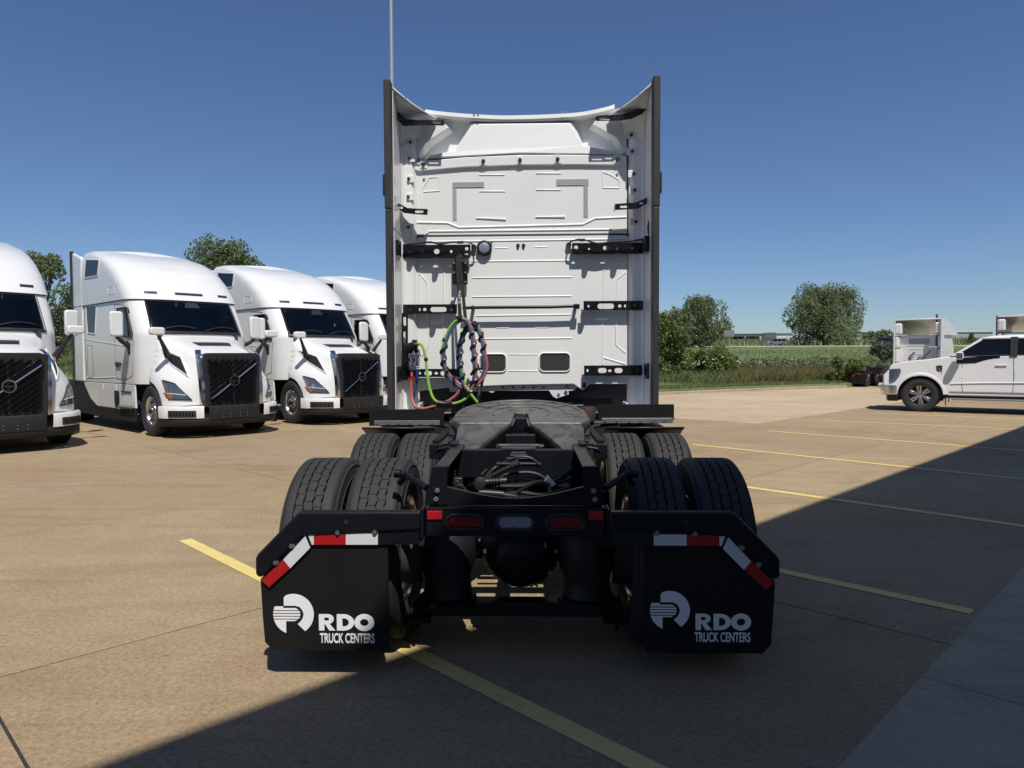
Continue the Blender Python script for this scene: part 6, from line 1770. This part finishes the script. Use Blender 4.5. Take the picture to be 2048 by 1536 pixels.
# wheels
def car_wheel_meshes(r, wd, spokes, nm):
    k = wd / 2
    t = MB().lathe([(r * .60, -k * .85), (r * .66, -k), (r * .85, -k * 1.04), (r * .95, -k * .95), (r * .99, -k * .75), (r, -k * .4), (r, k * .4), (r * .99, k * .75), (r * .95, k * .95), (r * .85, k * 1.04), (r * .66, k), (r * .60, k * .85)], 56)
    for i in range(52):
        a = 2 * PI * i / 52
        for x in (-k * .8, -k * .25, k * .3, k * .82): t.cbox((x, r * .998 * math.cos(a + x), r * .998 * math.sin(a + x)), (k * .42, .018, .026), Matrix.Rotation(a + x, 3, 'X'))
    tm = t.mesh(nm + '_tyre', RUBBER, 40)
    m = MB().lathe([(r * .61, k * .88), (r * .63, k * .9), (r * .57, k * .5), (r * .56, -k * .7), (r * .61, -k * .88)], 48)
    for i in range(spokes):
        for da in ((-.17, .17) if spokes < 8 else (0,)):
            a0 = 2 * PI * i / spokes; a1 = a0 + da
            p0 = Vector((k * .62, r * .14 * math.cos(a0 + da * .6), r * .14 * math.sin(a0 + da * .6))); pm = Vector((k * .70, r * .36 * math.cos(a0 + da * 1.15), r * .36 * math.sin(a0 + da * 1.15))); p1 = Vector((k * .78, r * .585 * math.cos(a0 + da * .75), r * .585 * math.sin(a0 + da * .75)))
            m.tube([p0, pm, p1], [r * .07, r * .06, r * .075], 6)
    m.lathe([(r * .17, k * .5), (r * .17, k * .68), (r * .09, k * .74), (0, k * .75)], 24)
    rm = m.mesh(nm + '_rim', mat(nm + '_alloy', (.50, .50, .51), .25, metal=.9, var=.1), 40)
    b = MB().lathe([(r * .56, -.02), (0, -.02)], 32).lathe([(r * .40, 0.0), (0, .0)], 28).mesh(nm + '_backing', BLACKP, 0)
    return tm, rm, b
PT = car_wheel_meshes(.462, .27, 6, 'pickup')
def car_wheel(parent, loc, s, T):
    w_ = inst('wheel', T[1], parent, loc, (random.uniform(0, 6), 0, 0 if s > 0 else PI))
    inst('tyre', T[0], w_); inst('brake', T[2], w_)
for y in (0, RA):
    for s in (-1, 1): car_wheel(pk, Vector((s * .84, y, .462)), s, PT)
PB(MB().box((-.80, -4.80, 1.0), (.80, -3.05, 1.1)), 'bed_floor', BLACKP, smooth=0)
PB(MB().box((-.95, -5.02, .5), (.95, -4.84, .72)), 'rear_bumper', CHROME, smooth=0, bevel=.03)

# ------------------------------------------------------------------ dark cars on the highway
CT = car_wheel_meshes(.36, .22, 9, 'car')
def car(label, px, Y, col, kind, h=1.72, ln=4.75):
    root = empty('car', Vector((at_depth(px, 690, Y).x, Y, 3.862)), R(90)); tag(root, label, kind)
    m = mat('car_paint', col, .3, var=.05, coat=.5)
    l = ln / 2
    lo = [(l, .55), (l - .03, .85), (l - .25, 1.0), (l - 1.25, 1.08), (-l + .1, 1.10), (-l, .9), (-l, .45), (-l + .55, .33)]
    def ar(cy): return [(cy + .42 * math.cos(R(a)), .36 + .42 * math.sin(R(a))) for a in range(10, 171, 16)]
    lo = lo[:-1] + [(-l + .50, .33)] + list(reversed(ar(-l + .98))) + list(reversed(ar(l - .95))) + [(l - .45, .33)]
    MB().prism(lo, -.92, .92, axis=0).build('body', m, root, smooth=40, bevel=.06, seg=3)
    b0, b1 = l - 1.35, -l + .12; t0, t1 = l - 2.15, -l + .55
    z0, z1 = 1.08, h - .06
    vs = [(sx * x, y, z) for z, x, ya, yb in ((z0, .86, b0, b1), (z1, .68, t0, t1)) for sx, y in ((-1, ya), (1, ya), (1, yb), (-1, yb))]
    MB().add(vs, [(0, 1, 2, 3), (4, 7, 6, 5), (0, 4, 5, 1), (1, 5, 6, 2), (2, 6, 7, 3), (3, 7, 4, 0)]).build('windows', DGLASS, root, smooth=0, bevel=.02)
    MB().box((-.69, t1 - .08, z1 - .01), (.69, t0 + .08, h)).build('roof', m, root, smooth=0, bevel=.03)
    for s in (-1, 1):
        for y0, y1 in ((l - 2.55, l - 2.45), (-l + 1.35, -l + 1.22)):
            MB().add([(s * .875, y0, z0), (s * .875, y1, z0), (s * .70, y1 - .02, z1), (s * .70, y0 - .02, z1)], [(0, 1, 2, 3)]).build('pillar', m, root, smooth=0, solid=.02)
        MB().box((s * .70, l - .10, .78), (s * .90, l + .005, .92)).build('headlight', LAMPG, root, smooth=0, bevel=.02)
        MB().box((s * .72, -l - .005, .80), (s * .90, -l + .08, 1.02)).build('tail_light', REDL, root, smooth=0, bevel=.02)
        MB().prism(rrect(b0 - .12, 1.08, b0 + .05, 1.22, .03), s * .92, s * 1.05, axis=0).build('mirror', m, root, smooth=0, bevel=.02)
        for y in (l - .95, -l + .98): car_wheel(root, Vector((s * .80, y, .36)), s, CT)
    return root
car('grey blue sport utility car driving left past the tall cottonwood', 1551, 166, (.10, .13, .17), 'car')
car('black car half hidden in front of the round roadside tree', 1399, 165, (.012, .013, .016), 'car', 1.66, 4.9)
car('black van on the highway between the cottonwood and the white cab', 1763, 166, (.014, .016, .026), 'van', 1.85, 4.9)

# ------------------------------------------------------------------ two shorter tractors parked at the far right, seen from behind
def low_tractor(label, wall_p, edge_m, stack, top=3.62):
    rz = -PHI
    root = empty('parked_tractor', wall_p, rz); tag(root, label, 'semi truck')
    def B(mb, name, m, **k): return mb.build(name, m, root, **k)
    B(MB().prism([(0, .95), (0, 2.72), (1.5, 2.78), (2.0, 2.7), (2.55, 1.9), (2.55, .95)], -1.1, 1.1, axis=0), 'cab_shell', WHITE, smooth=0, bevel=.06, seg=3)
    B(MB().prism([(2.5, .7), (2.5, 1.85), (4.0, 1.6), (4.25, 1.3), (4.25, .7)], -.85, .85, axis=0), 'hood', WHITE, smooth=0, bevel=.08, seg=3)
    wall = B(MB().prism(rrect(-1.0, 1.0, 1.0, 2.70, .06), -.03, .0), 'back_wall', WALLW, smooth=0, bevel=.01)
    for z in (1.35, 1.65, 1.95): MB().tube([(-.55, -.032, z), (.55, -.032, z)], .014, 6).build('rib', WALLW, wall)
    ring = MB(); ring_prism(ring, rrect(-.62, 2.12, .55, 2.58, .05), rrect(-.57, 2.17, .50, 2.53, .04), -.045, -.03); ring.build('window_frame', WALLW, wall)
    MB().prism(rrect(-.57, 2.17, .50, 2.53, .04), -.036, -.030).build('window', GREYDECAL, wall, smooth=0)
    for s in (-1, 1):
        B(MB().prism([(-.50, .95), (-.50, top), (.0, top), (1.4, top - .30), (2.8, 2.86), (2.8, 2.72), (-.0, 2.70), (-.0, .95)], s * 1.16, s * 1.20, axis=0), 'side_fairing', WHITE, smooth=0, bevel=.01)
        for z0, z1 in ((2.78, 3.40), (2.05, 2.66), (1.15, 1.95)):
            B(MB().prism(rrect(-.46, z0, -.02, z1, .10), s * .84 if z0 > 2.7 else s * .98, s * 1.155, axis=0), 'fairing_box', WALLW, smooth=0, bevel=.07, seg=3)
        B(MB().box((s * 1.155, -.58, .92), (s * 1.21, -.502, top + .01)), 'trailing_edge', edge_m, smooth=0, bevel=.006)
        for z in (2.02, 2.70): B(MB().box((s * .55, -.46, z), (s * 1.15, -.40, z + .05)), 'fairing_bracket', edge_m if edge_m is EDGE else PANELW, smooth=0)
        wheel(root, Vector((s * 1.02, 3.1, .5)), s)
    B(MB().grid([[(-1.16, -.42, top), (0, -.42, top + .03), (1.16, -.42, top)], [(-1.16, .3, top - .04), (0, .3, top), (1.16, .3, top - .04)], [(-1.16, 1.4, top - .31), (0, 1.4, top - .25), (1.16, 1.4, top - .31)], [(-1.16, 2.8, 2.86), (0, 2.85, 2.9), (1.16, 2.8, 2.86)]]), 'roof_fairing', WHITE, smooth=60, solid=.03)
    B(MB().box((-1.14, -.45, top - .07), (1.14, -.40, top - .005)), 'roof_edge', WHITE, smooth=0, bevel=.01)
    if stack:
        B(MB().tube(smooth_path([(.90, -.30, .9), (.90, -.30, 2.4), (.90, -.30, 3.55), (.90, -.32, 3.72), (.90, -.42, 3.80)], 6), .055, 14), 'exhaust_stack', mat('exhaust_pipe', (.12, .10, .085), .5, metal=.6, var=.3))
        B(MB().cyl((.90, -.30, 1.0), (.90, -.30, 2.05), .10, n=18), 'heat_shield', ALU)
    B(MB().tube([(.2, -.3, 1.35), (.62, -.3, 1.85)], .03, 6), 'grab_handle', BLACKP)
    for i, m in enumerate((HRED, HBLUE, WRAP)):
        B(MB().tube(smooth_path([(-.3 + .05 * i, -.1, 1.75), (-.5 + .03 * i, -.3, 1.45), (-.4 + .04 * i, -.4, 1.2), (-.2, -.5, 1.05)], 5), .02, 6), 'air_hose', m)
    for s in (-1, 1):
        B(MB().box((s * .35, -7.1, .72), (s * .43, 4.2, 1.0)), 'frame_rail', FRAME, smooth=0)
        fl = B(MB().prism([(s * .55, .75), (s * 1.05, .75), (s * 1.22, .58), (s * 1.22, .16), (s * .55, .16)], -7.12, -7.10), 'mud_flap', FLAPM, smooth=0)
        MB().prism([(s * .60, .70), (s * 1.0, .70), (s * 1.16, .54), (s * 1.12, .50), (s * .98, .64), (s * .60, .64)], -7.128, -7.122).build('reflective_tape', REDR, fl, smooth=0)
        B(MB().box((s * .45, -7.15, .74), (s * 1.06, -7.05, .82)), 'flap_hanger', FRAME, smooth=0)
        for y in (-6.45, -5.13):
            for x in (.745, 1.075): wheel(root, Vector((s * x, y, .5)), s)
        rows = [[(s * .60, -5.13 + .6 * math.cos(R(a)), .5 + .58 * math.sin(R(a))), (s * 1.23, -5.13 + .6 * math.cos(R(a)), .5 + .58 * math.sin(R(a)))] for a in range(60, 181, 10)]
        B(MB().grid([[(p[0], p[1] - 1.32, p[2]) for p in r] for r in rows]), 'fender_shell', BLACKP, smooth=60, solid=.012)
    B(MB().box((-.43, -7.13, .66), (.43, -7.08, .98)), 'closing_panel', FRAME, smooth=0, bevel=.01)
    for s in (-1, 1): B(MB().prism(rrect(s * .28 - .1, .70, s * .28 + .1, .80, .045), -7.15, -7.13), 'tail_lamp', REDL, smooth=0)
    B(MB().prism([(.46 * math.cos(R(a)), -5.7 + .46 * math.sin(R(a))) for a in range(0, 360, 15)], 1.04, 1.12, axis=2), 'fifth_wheel', GREASE, smooth=0, bevel=.01)
    return root
low_tractor('white low roof tractor with brown exhaust stack parked behind the pickup hood', Vector((23.0, 40.2, 0)), PANELW, True)
low_tractor('white tractor with black fairing edges showing above the pickup roof', Vector((25.7, 35.6, 0)), EDGE, False, top=3.55)
